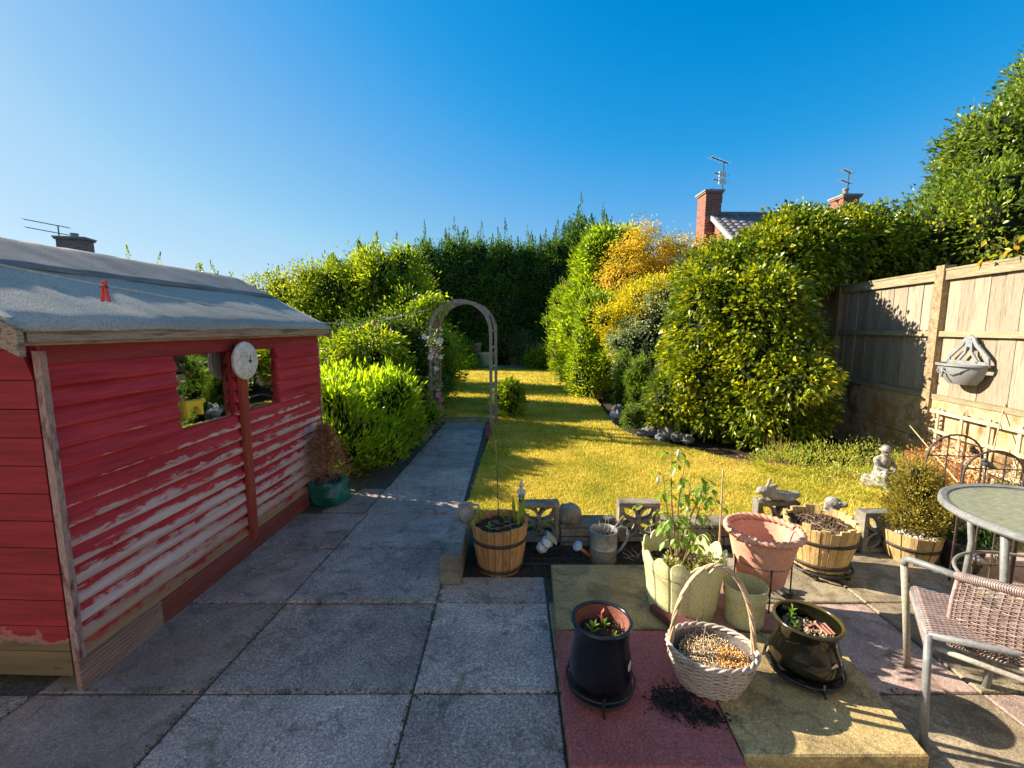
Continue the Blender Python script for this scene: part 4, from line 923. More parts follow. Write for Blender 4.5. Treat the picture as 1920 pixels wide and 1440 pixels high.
shrub('acer', 'orange-tipped acer with airy top left of the brick chimney', 'tree', (3.35, 10.6, 0), [(-.75, 0, 3.15, .42, .4, .28), (-.2, 0, 3.35, .6, .5, .30), (.5, .1, 3.05, .7, .5, .34), (-.5, .1, 2.7, .75, .6, .34), (.6, 0, 2.55, .8, .6, .40), (1.2, .2, 3.0, .5, .4, .3), (-.35, 0, 3.72, .3, .3, .22), (.85, 0, 3.4, .5, .3, .2)], 17000, F_acer, (2.6, .07, 1.0), L_=.085, W_=.022, ncl=520, cl_r=.10, up=0, rnd=1.1, out=.5, seed=43, ck=0, droop=.3)
shrub('golden_shrub', 'rounded golden yellow shrub in front of the acer', 'shrub', (2.6, 9.0, 0), [(-.15, 0, 1.6, .62, .5, .5), (.15, 0, 2.05, .7, .55, .42), (-.35, -.05, 1.25, .35, .4, .35), (.75, .1, 2.2, .6, .5, .45)], 16000, F_yel, (1.6, .05), L_=.07, W_=.032, cl_r=.07, seed=44, ck=.55)
shrub('variegated_shrub', 'pale cream variegated shrub behind the dwarf conifers', 'shrub', (2.78, 8.5, 0), [(-.5, 0, 1.2, .42, .4, .5), (-.05, 0, 1.6, .5, .4, .5), (.35, .1, 1.25, .5, .4, .5), (.15, .1, 2.1, .35, .3, .3), (-.3, 0, .7, .5, .4, .5)], 13000, F_var, (1.2, .05), L_=.055, W_=.028, cl_r=.05, seed=45, ck=.6)
for i, (px, py, Y, w, h, N, m, lab) in enumerate([(1166, 775, 7.45, .17, 1.22, 5200, F_dwarf, 'leftmost slim upright dwarf conifer by the rocks'), (1194, 785, 7.2, .19, 1.15, 6000, F_dwarf, 'middle upright dwarf conifer of three by the rocks'), (1218, 770, 7.6, .15, 1.05, 3800, F_dwarf, 'slender dark conifer spire just right of the middle one'), (1245, 800, 6.95, .27, .92, 7000, F_dwarf2, 'pale grey-green dwarf conifer behind the rocks')]):
    q = G(px, py); s = .0; shrub('dwarf_conifer', lab, 'tree', (q.x, q.y, 0), [(0, 0, h*.35, w, w, h*.38), (0, 0, h*.62, w*.8, w*.8, h*.34), (w*.3, 0, h*.5, w*.7, w*.7, h*.3)], N, m, (h*.7, .03), 'dwarf conifers beside the lawn', .75, L_=.05, W_=.014, cl_r=.03, up=1.3, out=.5, seed=50+i)
q = G(1192, 806); shrub('low_conifer', 'low mounded dark conifer tucked behind the grey rocks', 'shrub', (q.x, q.y, 0), [(0, 0, .16, .22, .2, .16)], 3000, F_dwarf, None, L_=.03, W_=.01, cl_r=.025, up=.8, seed=55)
M_rock = mat('grey rockery stone', (.05, .047, .043), (.16, .15, .135), 5, .9, .02, fine=50, c3=(.17, .15, .12)); M_rockb = mat('bluish rockery stone', (.10, .115, .14), (.24, .26, .30), 5, .9, .02)
rocks = [(1158, 792, .11, .20, M_rockb, 'tall bluish rock at the left end of the rockery'), (1205, 822, .10, .08, M_rock, 'low slanting grey rock next to the bluish one'), (1222, 820, .12, .11, M_rock, 'grey boulder in the middle of the rockery'), (1208, 800, .09, .13, M_rockb, 'small rock raised behind the middle boulder'), (1252, 824, .12, .13, M_rock, 'pale topped rock right of the middle boulder'), (1275, 828, .10, .09, M_rock, 'dark rock near the right end of the rockery'), (1292, 830, .09, .08, M_rock, 'rightmost rock of the rockery touching the hedge'), (1240, 826, .06, .07, M_rockb, 'small wedge of rock between two boulders')]
for i, (px, py, r0, h, m, lab) in enumerate(rocks):
    q = G(px, py); MB().ball((q.x, q.y+r0*.8, h*.45), (r0, r0*.85, h*.85), 16, 12, jit=.5, seed=i+3).build('rock', m, smooth=False, label=lab, cat='rock', group='rockery stones')
# the big glossy hedge: crown over the lawn and along the fence, with the largest leaves singled out
hb = (3.35, 6.2, 0)
hl = [(-.02, .3, 1.95, .65, .7, .62), (.38, .6, 2.32, .6, .7, .62), (.85, .7, 2.60, .6, .7, .68), (2.25, .75, 2.5, .6, .6, .45), (-.55, .35, .55, .62, .8, .62), (-.5, .3, 1.45, .62, .75, .8), (-.25, .4, 2.2, .65, .7, .55), (.1, -.35, .5, .62, .6, .62), (-.15, -.38, 1.75, .58, .55, .6), (.0, -.42, 1.15, .64, .6, .75), (.2, .35, 1.85, .68, .65, .62), (.45, .65, 1.3, .55, .9, 1.1), (.95, .75, 2.66, .8, .75, .55), (1.7, .75, 2.78, .75, .7, .52), (.38, -.5, .55, .45, .4, .5)]
hedge = thing('glossy_hedge', 'huge glossy-leaved hedge with yellow-green tips leaning over the timber fence', 'hedge', hb)
hl = [l for l in bumpy(hl, 34, 5, (.35, .6)) if l[3] > .45 or not ((l[2] < 1.9 and l[0]+l[3] > .9) or (l[0] < .75 and l[2]+l[5] > 2.35) or l[2]+l[5] > 3.15)]
hl = [((l[0]*.86-.03, l[1], l[2], l[3]*.9)+tuple(l[4:]) if l[2] < 2.1 else tuple(l)) for l in hl]
hls = [(hb[0]+l[0], hb[1]+l[1], hb[2]+l[2]) + l[3:] for l in hl]
rgx = np.random.default_rng(77)
tops = [(hb[0]+rr.uniform(.7, 2.5), hb[1]+rr.uniform(.2, .9), 2.55+rr.uniform(-.1, .35), rr.uniform(.4, 1)) for _ in range(34)]
foliage('foliage', F_cam, hedge, hls, 92000, L_=.078, W_=.046, ncl=3000, cl_r=.06, out=.75, up=.15, rnd=.6, seed=78, extra=leaders(tops, .32, rgx, 22, .07, .04, .12), droop=.25)
core(hedge, hls, M_crownshade, .76); trunk(hedge, hb, 1.6, .07, M_bark, 7, .5, 4)
lm_ = MB(); lm_.add([(0, 0, 0), (.017, .028, .005), (.020, .05, .005), (0, .082, -.012), (-.020, .05, .005), (-.017, .028, .005), (0, .045, -.003)], [(0, 1, 6), (1, 2, 6), (2, 3, 6), (3, 4, 6), (4, 5, 6), (5, 0, 6)])
proto = lm_.build('leaf', F_cam, hedge, True)
proto.data.transform(Matrix.Translation(ORG[hedge]))
rl = random.Random(90); k = 0
while k < 290:
    l = rl.choice(hls); u = Vector((rl.gauss(-.2, .8), rl.gauss(-.9, .6), rl.gauss(.1, .6))).normalized()
    if u.y > .1: continue
    pnt = Vector((l[0]+u.x*l[3]*1.07, l[1]+u.y*l[4]*1.07, l[2]+u.z*l[5]*1.07))
    if pnt.z < .08 or any((((pnt.x-m_[0])/m_[3])**2+((pnt.y-m_[1])/m_[4])**2+((pnt.z-m_[2])/m_[5])**2) < .95 for m_ in hls if m_ is not l): continue
    o = proto if k == 0 else proto.copy()
    if k: COL.objects.link(o); o.parent = hedge
    dr = (u+Vector((rl.gauss(0, .5), rl.gauss(0, .5), rl.gauss(-.2, .4)))).normalized()
    o.location = pnt-Vector(hb); o.rotation_mode = 'QUATERNION'; o.rotation_quaternion = dr.to_track_quat('Y', 'Z'); s = rl.uniform(.8, 1.25); o.scale = (s, s, s); k += 1
# tree behind the fence, and one more distant shrub line
tb = (8.3, 6.6, 0)
tl = [(-1.9, 0, 2.95, .75, .8, .62), (-1.3, 0, 3.6, .75, .8, .72), (-.7, 0, 4.1, .85, .9, .80), (.1, .1, 4.2, 1.1, 1.0, 1.0), (-.7, 0, 2.7, 1.4, 1.0, .95), (.8, 0, 3.3, 1.4, 1.1, 1.3), (-2.3, -.1, 2.5, .5, .5, .4)]
shrub('evergreen_tree', 'large evergreen tree with small glossy leaves behind the fence at top right', 'tree', tb, tl, 80000, F_tree, (3.2, .12, 1.2), ck=.78, bumps=34, L_=.085, W_=.038, ncl=2400, cl_r=.08, up=.45, seed=80,
      lead=([(rr.uniform(-2.0, .3), rr.uniform(-.4, .3), rr.uniform(3.0, 4.9), rr.uniform(.4, .8)) for _ in range(0)]+[(-2.5, -.1, 2.9, .9), (-2.2, 0, 3.3, .8), (-1.9, 0, 3.5, .9), (-1.6, 0, 4.1, .9), (-1.2, 0, 4.2, .8), (-.9, 0, 4.7, .9), (-.5, 0, 4.7, .8), (-.2, .1, 4.9, .8), (.3, .1, 5.0, 1)], .4, 60, .08, .03, .25))
br = D(1905, 455, 3.9)
vine('orange_branch', 'near branch tip with orange and yellow leaves above the fence at the right edge', 'branch', [(br.x+.6, br.y+.5, br.z-.1), (br.x+.2, br.y+.15, br.z-.05), (br.x, br.y, br.z+.03)], leafmat('orange tipped leaves', [(0, (.10, .2, .02, 1)), (.45, (.35, .35, .03, 1)), (.8, (.65, .30, .02, 1)), (1, (.6, .18, .03, 1))], .35, .4), 46, .085, .045, 8, .09)
# herbaceous patch between lawn and fence, in front of the statue
wd = thing('flower_bed_plants', 'tangled weeds and grey-green lavender at the foot of the fence', 'plants', (3.5, 4.5, 0))
W_l = [(3.05, 4.7, .05, .35, .3, .16), (3.5, 4.75, .06, .35, .3, .2), (3.95, 4.7, .06, .3, .3, .22), (4.15, 4.35, .05, .25, .3, .2), (3.3, 4.3, .02, .35, .25, .10), (3.0, 4.0, .0, .3, .2, .07), (3.6, 4.1, .0, .3, .2, .1)]
rgx = np.random.default_rng(9)
foliage('leaves', F_weed, wd, W_l, 6000, L_=.04, W_=.012, cl_r=.05, up=1.0, seed=91, extra=leaders([(rr.uniform(2.9, 4.3), rr.uniform(4.45, 4.95), rr.uniform(.05, .15), rr.uniform(.5, 1)) for _ in range(45)], .17, rgx, 20, .025, .008, .03))
M_stalk = mat('dry reddish stalks', (.24, .12, .06), (.38, .22, .12), 20, .8)
st = thing('dry_stalks', 'clump of dry brown stalks rising in front of the glossy hedge', 'stalks', (*G(1462, 868)[:2], 0))
for k in range(14):
    x, y = ORG[st].x+rr.uniform(-.14, .14), ORG[st].y+rr.uniform(-.05, .05); MB().tube([(x, y, 0), (x+rr.uniform(-.05, .05), y, .15), (x+rr.uniform(-.12, .08), y, rr.uniform(.22, .34))], [.004, .003, .002], 4).build('stalk', M_stalk, st)
lt = litter('fallen_leaves', 'reddish fallen leaves on bare soil under the glossy hedge', 'fallen leaves', [(2.6+rr.gauss(0, .35), 4.95+rr.gauss(0, .13), .02) for _ in range(330)], mat('fallen leaf', (.28, .12, .06), (.50, .26, .14), 20, .9), .016, 12)
# soil strip between patio and lawn
# ------------------------------------------------------------------ washing line
A_ = D(-30, 490, 1.35); p1 = D(195, 535, 1.9); p2 = D(480, 585, 2.9); p3 = D(620, 606, 3.6); p4 = D(702, 603, 4.6); p5 = Vector((aL.x+.06, AY+.04, 1.86))
def bez(ps, n=40):
    out = []
    for i in range(len(ps)-1):
        a = ps[max(i-1, 0)]; b_ = ps[i]; c = ps[i+1]; d = ps[min(i+2, len(ps)-1)]
        for k in range(n//len(ps)+1):
            t = k/(n//len(ps)+1); out.append(.5*((2*b_)+(c-a)*t+(2*a-5*b_+4*c-d)*t*t+(3*b_-a-3*c+d)*t**3))
    return out+[ps[-1]]
line = MB().tube(bez([A_, p1, p2, p3, p4, p5]), .0032, 6).build('washing_line', mat('pale cord', (.5, .5, .45), (.65, .62, .55), 30, .7), label='pale washing line running from the left over the shed to the arch post', cat='washing line', org=p5)
def peg(label, p, m, s=1.0):
    t = thing('clothes_peg', label, 'peg', p, 'pegs on the washing line')
    for k, sg in enumerate((-1, 1)):
        b = MB(Matrix.Translation(p)); b.add([(sg*.002*s, -.005, .018*s), (sg*.010*s, -.005, .018*s), (sg*.008*s, -.005, -.005*s), (sg*.017*s, -.005, -.058*s), (sg*.008*s, -.005, -.058*s), (sg*.001*s, -.005, -.008*s)]+[(sg*.002*s, .005, .018*s), (sg*.010*s, .005, .018*s), (sg*.008*s, .005, -.005*s), (sg*.017*s, .005, -.058*s), (sg*.008*s, .005, -.058*s), (sg*.001*s, .005, -.008*s)], [(0, 1, 2, 3, 4, 5), (11, 10, 9, 8, 7, 6)]+[(i, i+6, (i+1) % 6+6, (i+1) % 6) for i in range(6)])
        b.build('prong', m, t)
    MB(Matrix.Translation(p)).tube([(-.012*s, 0, -.004), (.012*s, 0, -.004)], .005*s, 8).build('spring', M_metal, t)
peg('red clothes peg on the line over the shed roof', p1+Vector((0, 0, -.002)), mat('red peg plastic', (.65, .05, .05), (.75, .09, .08), 10, .4), 1.15)
peg('small faded pink clothes peg on the line left of the arch', p4+Vector((0, 0, -.002)), mat('faded pink plastic', (.6, .25, .18), (.7, .33, .25), 10, .5), 1.3)
# ------------------------------------------------------------------ low wall, screen blocks
rr = random.Random(14)
def ribbon(b, pts, w, y0, y1):
    n = len(pts); Lf, Rt = [], []
    for i, p in enumerate(pts):
        a = pts[max(i-1, 0)]; c = pts[min(i+1, n-1)]; dx, dz = c[0]-a[0], c[1]-a[1]; l = math.hypot(dx, dz)+1e-9
        nx, nz = -dz/l*w/2, dx/l*w/2; Lf.append((p[0]+nx, p[1]+nz)); Rt.append((p[0]-nx, p[1]-nz))
    k = len(b.v); v = []
    for i in range(n): v += [(Lf[i][0], y0, Lf[i][1]), (Rt[i][0], y0, Rt[i][1]), (Rt[i][0], y1, Rt[i][1]), (Lf[i][0], y1, Lf[i][1])]
    f = [(0, 1, 2, 3), (4*n-1, 4*n-2, 4*n-3, 4*n-4)]
    for i in range(n-1):
        for q in range(4): f.append((i*4+q, i*4+4+q, i*4+4+(q+1) % 4, i*4+(q+1) % 4))
    b.add(v, f)
def screen_block(x, y, z, rot, label, s=.29, dpt=.09):
    t = thing('screen_block', label, 'concrete block', (x, y, z), 'pierced concrete screen blocks along the lawn edge')
    M = Matrix.Translation((x, y, z)) @ Matrix.Rotation(rot, 4, 'Z')
    b = MB(M); e = .032
    b.box((0, 0, e/2), (s, dpt, e), bev=.004); b.box((0, 0, s-e/2), (s, dpt, e), bev=.004)
    for sx in (-1, 1): b.box((sx*(s/2-e/2), .0005, s/2), (e-.001, dpt-.003, s-2*e+.004))
    b.build('frame', M_conc, t)
    b = MB(M); h = s/2-e+.004; c = s/2
    for qx in (-1, 1):
        for qz in (-1, 1):
            for bend in (-1, 1):
                P = []
                for i in range(9):
                    u = i/8; off = bend*.040*math.sin(math.pi*u)
                    P.append((qx*h*u-qz*off*.75*qx*qz, c+qz*h*u+off*.75*qz*qz*(1)))
                    P[-1] = (qx*(h*u)-off*.72*qx, c+qz*(h*u)+off*.72*qz)
                ribbon(b, P, .017, -dpt*.38, dpt*.38)
    b.tube([(0, -dpt*.42, c), (0, dpt*.42, c)], .022, 10)
    b.build('tracery', M_conc, t); return t
Yb = 3.06
def bx_(px, Y=Yb, py=985): return D(px, py, Y).x
screen_block(bx_(1010), Yb, .02, R(2), 'pierced screen block behind the left wooden barrel')
screen_block(bx_(1195), Yb, .025, R(-1), 'pierced screen block behind the tall potted rose')
screen_block(bx_(1455), Yb+.02, .025, R(-3), 'pierced screen block carrying the stone hare')
screen_block(bx_(1655, 2.92), 2.95, .0, R(3), 'rightmost pierced screen block, beside the potted conifer')
wall = thing('low_garden_wall', 'low wall of mossy concrete bricks between the screen blocks', 'wall', (1.2, Yb, 0))
def course(x0, x1, z, h, d=.16, bl=.23, y=Yb+.02):
    n = max(1, round((x1-x0)/bl)); w = (x1-x0)/n
    for i in range(n): MB().box((x0+(i+.5)*w, y+rr.uniform(-.006, .006), z+h/2), (w-.008, d, h-.007), bev=.006).build('brick', M_conc, wall)
for (a, c) in ((bx_(1048), bx_(1158)), (bx_(1240), bx_(1408)), (bx_(1505), bx_(1612)), (bx_(930), bx_(972))):
    course(a+.005, c-.005, -.02, .085); course(a+.005, c-.005, .065, .065, .15, .30); course(a, c, .13, .035, .17, .34)
px0 = D(858, 1040, 2.85).x
for j, (z, h) in enumerate(((0, .1), (.1, .1))):
    for k in range(3): MB().box((px0, 2.58+.19*k+(.0 if j else .02), z+h/2), (.125, .183, h-.006), bev=.006).build('brick', M_conc, wall)
MB().ball((bx_(1068), Yb-.01, .215), (.085, .08, .085), 18, 12, jit=.25, seed=2).build('rounded_stone', M_conc, smooth=True, label='round mossy stone sitting on the low wall beside the left screen block', cat='stone')
MB().ball((bx_(1140), Yb-.02, .185), (.05, .04, .025), 12, 8, jit=.5, seed=8).build('flat_stone', M_rock, label='small pale stone on the low wall behind the watering can', cat='stone')
sb = MB(); sb.add([(-.25, 2.9, .004), (4.6, 2.9, .004), (4.6, 3.5, .01), (-.25, 3.32, .01)], [(0, 1, 2, 3)])
sb.build('soil', M_soil, org=(2, 3.1, 0), kind='structure')

# ------------------------------------------------------------------ pots
M_stave = mat('orange brown stave wood', (.26, .12, .045), (.48, .26, .10), 10, .75, .003, (4, 4, .35), fine=50, c3=(.36, .18, .07), objvar=.35)
M_staveY = mat('yellow brown stave wood', (.34, .20, .07), (.60, .42, .18), 10, .75, .003, (4, 4, .35), fine=50, c3=(.48, .30, .11), objvar=.45)
M_hoop = mat('dark hoop', (.03, .022, .018), (.07, .05, .04), 30, .6, .002)
def barrel(label, c, rb, rt, h, n, m, soil=M_soil, hoops=(.22, .68), soilz=.84, group='wooden half barrels', rag=.02, seed=1, name='barrel_planter'):
    t = thing(name, label, 'planter', c, group); x, y, z = c; q = random.Random(seed)
    for i in range(n):
        a0, a1 = 2*math.pi*(i+.04)/n, 2*math.pi*(i+.96)/n; hh = h+q.uniform(-rag, rag*.4); th = .016; off = q.uniform(-.002, .002)
        b = MB(); V = []
        for (zz, r) in ((0, rb), (hh*.5, (rb+rt)/2+.006), (hh, rt)):
            for rad in (r+off, r-th+off):
                for a in (a0, (a0+a1)/2, a1): V.append((x+rad*math.cos(a), y+rad*math.sin(a), z+zz))
        F_ = [(12, 13, 16, 15), (13, 14, 17, 16), (0, 3, 4, 1), (1, 4, 5, 2)]
        for l in (0, 6): F_ += [(l, l+1, l+7, l+6), (l+1, l+2, l+8, l+7), (l+3, l+9, l+10, l+4), (l+4, l+10, l+11, l+5), (l, l+6, l+9, l+3), (l+2, l+5, l+11, l+8)]
        b.add(V, F_); b.build('stave', m, t)
    for hz in hoops:
        r = rb+(rt-rb)*hz+.007; MB().lathe([(r, hz*h-.011), (r+.004, hz*h-.011), (r+.0045, hz*h+.011), (r, hz*h+.011)], c, 40).build('hoop', M_hoop, t, True)
    rs = rb+(rt-rb)*soilz-.012; MB().disc((x, y, z+h*soilz), rs, 32, rough=.02).build('soil', soil, t)
    MB().disc((x, y, z+.01), rb-.01, 24).build('base', m, t)
    return t
def clods(parent, c, r, n, s, m, seed, name='soil_crumbs', zs=.01):
    q = random.Random(seed); b = MB()
    for i in range(n):
        a = q.uniform(0, 6.28); d = r*math.sqrt(q.random()); k = s*q.uniform(.4, 1.3)
        p = (c[0]+d*math.cos(a), c[1]+d*math.sin(a), c[2]+q.uniform(0, zs))
        b.add([(p[0]+k, p[1], p[2]), (p[0]-k*.5, p[1]+k*.8, p[2]), (p[0]-k*.6, p[1]-k*.7, p[2]), (p[0], p[1], p[2]+k*q.uniform(.5, 1.3))], [(0, 1, 3), (1, 2, 3), (2, 0, 3)], Matrix())
    return b.build(name, m, parent, kind='stuff')
def sprouts(parent, c, specs, m, name='shoot'):
    for (dx, dy, h, n, l, seed) in specs:
        q = random.Random(seed); b = MB()
        p = Vector(c)+Vector((dx, dy, 0)); b.tube([p, p+Vector((0, 0, h))], .003, 5)
        for k in range(n):
            a = k*2.4; zz = h*(.25+.75*k/n); d = Vector((math.cos(a), math.sin(a), .7+.6*k/n)).normalized()*l*q.uniform(.7, 1.1); w = Vector((-math.sin(a), math.cos(a), 0))*l*.16; o = p+Vector((0, 0, zz))
            b.add([o, o+d*.5+w, o+d-Vector((0, 0, l*.15)), o+d*.5-w], [(0, 1, 2), (0, 2, 3)])
        b.build(name, m, parent)
F_sh = leafmat('young shoots', [(0, (.06, .16, .02, 1)), (.6, (.18, .34, .04, 1)), (1, (.38, .50, .08, 1))], .5, .4)
M_twiggy = mat('dry pale twigs', (.30, .22, .13), (.52, .42, .28), 30, .8)
def twigs(parent, c, r, n, l, seed, m=None, name='twig', rad=.0022, up=.5, joined=False):
    q = random.Random(seed); jb = MB()
    for i in range(n):
        a = q.uniform(0, 6.28); d = r*math.sqrt(q.random()); p = Vector((c[0]+d*math.cos(a), c[1]+d*math.sin(a), c[2])); a2 = q.uniform(0, 6.28); ll = l*q.uniform(.5, 1.2)
        e = p+Vector((math.cos(a2)*ll*(1-up*.6), math.sin(a2)*ll*(1-up*.6), ll*up*q.uniform(.3, 1.2))); mid = (p+e)/2+Vector((q.uniform(-.2, .2)*ll, q.uniform(-.2, .2)*ll, q.uniform(0, .15)*ll))
        b = jb if joined else MB(); b.tube([p, mid, e], [rad, rad*.8, rad*.4], 4)
        if not joined: b.build(name, m or M_twiggy, parent)
    if joined: jb.build(name, m or M_twiggy, parent, kind='stuff')
def stick(name, label, cat, p, q, r, m, nodes=0):
    b = MB(); P, Q = Vector(p), Vector(q); n = max(2, nodes+1); pts, rad = [], []
    for i in range(n*2+1):
        t = i/(n*2); pts.append(P.lerp(Q, t)); rad.append(r*(1.18 if nodes and i % 2 == 0 else 1)*(1-.25*t))
    b.tube(pts, rad, 7); return b.build(name, m, org=p, label=label, cat=cat, smooth=True)
M_cane = mat('bamboo cane', (.36, .25, .12), (.55, .42, .24), 20, .6, .001, (1, 1, .3)); M_rust = mat('rusty dark rod', (.05, .03, .02), (.13, .07, .045), 30, .8)
# left barrel
c = (D(937, 1040, 2.74).x, 2.74, 0)
bl = barrel('orange-brown stave barrel with bulbs and soil by the path, left of the screen block', c, .140, .182, .315, 22, M_stave, seed=2, hoops=(.10, .68))
s0 = (c[0], c[1], .27); clods(bl, s0, .15, 260, .008, M_soilb, 3); twigs(bl, s0, .10, 14, .12, 4, up=.25)
sprouts(bl, s0, [(-.06, -.08, .04, 7, .045, 1), (.03, .07, .05, 6, .05, 2)], F_sh)
F_blade = leafmat('striped blades', [(0, (.10, .16, .03, 1)), (.6, (.25, .30, .05, 1)), (1, (.45, .36, .12, 1))], .5, .35)
for k, (dx, dy, h) in enumerate(((.13, .03, .16), (.10, .06, .19), (.155, .05, .20), (.12, .0, .12), (-.15, .04, .07), (-.13, .07, .09))):
    b = MB(); p = Vector(s0)+Vector((dx, dy, 0)); w = Vector((.011, .003, 0)); t_ = Vector((rr.uniform(-.02, .02), 0, h))
    b.add([p-w*.7, p+w*.7, p+t_*.6+w, p+t_*.6-w, p+t_, p+t_*.5+Vector((0, .004, 0))], [(0, 1, 2, 5), (0, 5, 3), (5, 2, 4), (5, 4, 3)]); b.build('blade', F_blade, bl)
stick('garden_cane', 'thin dark rod standing upright in the left barrel', 'rod', D(935, 950, 2.86)-Vector((0, 0, .1)), D(930, 826, 2.86), .0032, M_rust)
# right barrel on its wheeled trolley
c = (D(1538, 1020, 2.70).x-.01, 2.70, .05)
br_ = barrel('yellow-brown stave barrel on a wheeled trolley behind the terracotta pot', c, .155, .212, .30, 26, M_staveY, M_soilb, seed=5, rag=.03, hoops=(.12, .64))
s0 = (c[0], c[1], c[2]+.25); clods(br_, s0, .17, 380, .010, M_soilb, 6); twigs(br_, s0, .13, 20, .13, 7, up=.15)
tr_ = thing('plant_trolley', 'round dark metal trolley with castors under the right barrel', 'trolley', (c[0], c[1], 0))
MB().tube([(c[0]+.185*math.cos(a), c[1]+.185*math.sin(a), .046) for a in [2*math.pi*i/32 for i in range(32)]], .008, 6, closed=True).build('ring', M_black, tr_)
b = MB(); b.box((c[0], c[1], .042), (.36, .02, .008)); b.box((c[0], c[1], .0425), (.02, .36, .008)); b.build('cross_bar', M_black, tr_)
for a in (-2.2, -.9, .9, 2.3):
    x, y = c[0]+.165*math.cos(a), c[1]+.165*math.sin(a); MB().tube([(x-.008, y, .018), (x+.008, y, .018)], .018, 12).build('castor', M_black, tr_)
# mug shaped pot on the brick pier
c = D(876, 985, 3.0); c = Vector((c.x, 3.0, .20)); t = thing('mug_pot', 'grey-white mug-shaped planter on the end of the low brick pier by the path', 'plant pot', c)
M_mug = mat('chalky grey ceramic', (.30, .28, .25), (.50, .48, .45), 14, .6)
TM = Matrix.Translation(c) @ Matrix.Rotation(R(-6), 4, 'Y')
b = MB(TM); b.lathe([(0, 0), (.04, 0), (.05, .02), (.055, .075), (.05, .10), (.056, .112), (.050, .114), (.045, .10), (.046, .05), (0, .045)], n=28); b.build('pot', M_mug, t, True, autosm=50)
MB(TM).tube([(.048, .02, .03), (.085, .03, .045), (.09, .03, .085), (.052, .02, .098)], .009, 8).build('handle', M_mug, t, True)
MB(TM).ball((-.012, -.047, .055), (.016, .012, .014), 10, 8).build('nose', M_mug, t, True)
# small figurine behind the barrel
g = D(978, 935, 3.0); gz = .31; gx, gy = g.x, 3.05
fig = thing('garden_figurine', 'little bearded figurine in white and teal standing on the screen block by the left barrel', 'figurine', (gx, gy, gz))
M_sk = mat('painted skin', (.50, .30, .22), (.60, .40, .30), 20, .6); M_teal = mat('teal paint', (.02, .22, .24), (.05, .33, .36), 20, .6); M_bro = mat('brown paint', (.10, .05, .03), (.16, .08, .05), 20, .7)
M_pw = mat('dirty white paint', (.42, .42, .42), (.65, .65, .62), 20, .7)
blobby('body', [((gx, gy, gz+.075), (.021, .019, .034)), ((gx-.02, gy-.008, gz+.09), (gx-.022, gy-.02, gz+.06), .008, .007), ((gx+.02, gy-.008, gz+.09), (gx+.022, gy-.02, gz+.06), .008, .007)], M_pw, fig, .004, 2)
blobby('skirt', [((gx, gy, gz+.045), (.026, .022, .016))], M_teal, fig, .004, 2)
blobby('boots', [((gx-.011, gy, gz+.035), (gx-.012, gy-.004, gz+.008), .008, .009), ((gx+.011, gy, gz+.035), (gx+.012, gy-.004, gz+.008), .008, .009), ((gx, gy, gz+.006), (.024, .018, .006))], M_bro, fig, .004, 2)
blobby('head', [((gx, gy, gz+.118), (.014, .014, .015)), ((gx, gy-.014, gz+.117), (.004, .004, .004))], M_sk, fig, .003, 1)
blobby('beard', [((gx, gy-.010, gz+.105), (.011, .007, .013))], M_pw, fig, .003, 1)
MB().lathe([(.016, .125), (.011, .145), (.003, .168), (0, .17)], (gx, gy, gz), 14).build('hat', M_pw, fig, True)
# toppled ornament on a wire basket
ox = D(1022, 1018, 2.85); oz = .085
orn = thing('toppled_ornament', 'white and blue garden ornament lying tilted on the wire tray', 'ornament', (ox.x, 2.86, oz))
OM = Matrix.Translation((ox.x, 2.86, oz)) @ Matrix.Rotation(R(42), 4, 'Y')
b = MB(OM); b.lathe([(0, -.06), (.03, -.06), (.042, -.03), (.035, .0), (.045, .03), (.028, .055), (0, .056)], n=16, wob=.12, seed=3); b.build('body', mat('pale blue white glaze', (.42, .55, .66), (.75, .8, .82), 18, .4), orn, True)
b = MB(OM); b.box((0, 0, .066), (.085, .075, .016), bev=.003); b.build('base', M_creamd, orn)
MB(OM).tube([(.037*math.cos(a), .037*math.sin(a), .0) for a in [i*.5236 for i in range(12)]], .004, 5, closed=True).build('belt', M_teal, orn)
wt_ = thing('wire_tray', 'black wire tray lying on the ground between barrel and watering can', 'wire tray', (ox.x+.04, 2.80, 0))
for k in range(9):
    x = ox.x-.14+k*.045; MB().tube([(x, 2.68, .045), (x, 2.70, .012), (x, 2.92, .012), (x, 2.94, .06)], .0025, 4).build('wire', M_black, wt_)
for y in (2.68, 2.73, 2.80, 2.87, 2.94):
    z = .045 if y in (2.68,) else (.06 if y == 2.94 else .013); MB().tube([(ox.x-.15, y, z), (ox.x+.23, y, z)], .003, 4).build('wire', M_black, wt_)
# watering can
c = D(1131, 1020, 2.82); c = Vector((c.x, 2.82, 0)); wc = thing('watering_can', 'old galvanised watering can with rusty spout and twigs inside', 'watering can', c)
M_galv = mat('galvanised steel', (.13, .16, .19), (.42, .44, .43), 9, .42, .001, metal=.5, c3=(.26, .27, .25)); M_cop = mat('rusty copper', (.30, .09, .04), (.46, .18, .09), 14, .6, .002, metal=.3)
b = MB(Matrix.Translation(c)); b.lathe([(0, .004), (.088, .0), (.09, .004), (.089, .09), (.092, .098), (.089, .106), (.09, .205), (.094, .212), (.088, .214), (.084, .205), (.083, .15), (0, .15)], n=36); b.build('body', M_galv, wc, True, autosm=40)
MB(Matrix.Translation(c)).tube([(.088, .02, .19), (.12, .02, .225), (.155, .02, .215), (.17, .02, .175), (.16, .02, .12), (.125, .02, .06), (.092, .02, .03)], .010, 8).build('handle', M_galv, wc, True)
MB(Matrix.Translation(c)).tube([(-.085, -.02, .03), (-.13, -.04, .07), (-.17, -.06, .115)], [.017, .013, .011], 10).build('spout', M_cop, wc, True)
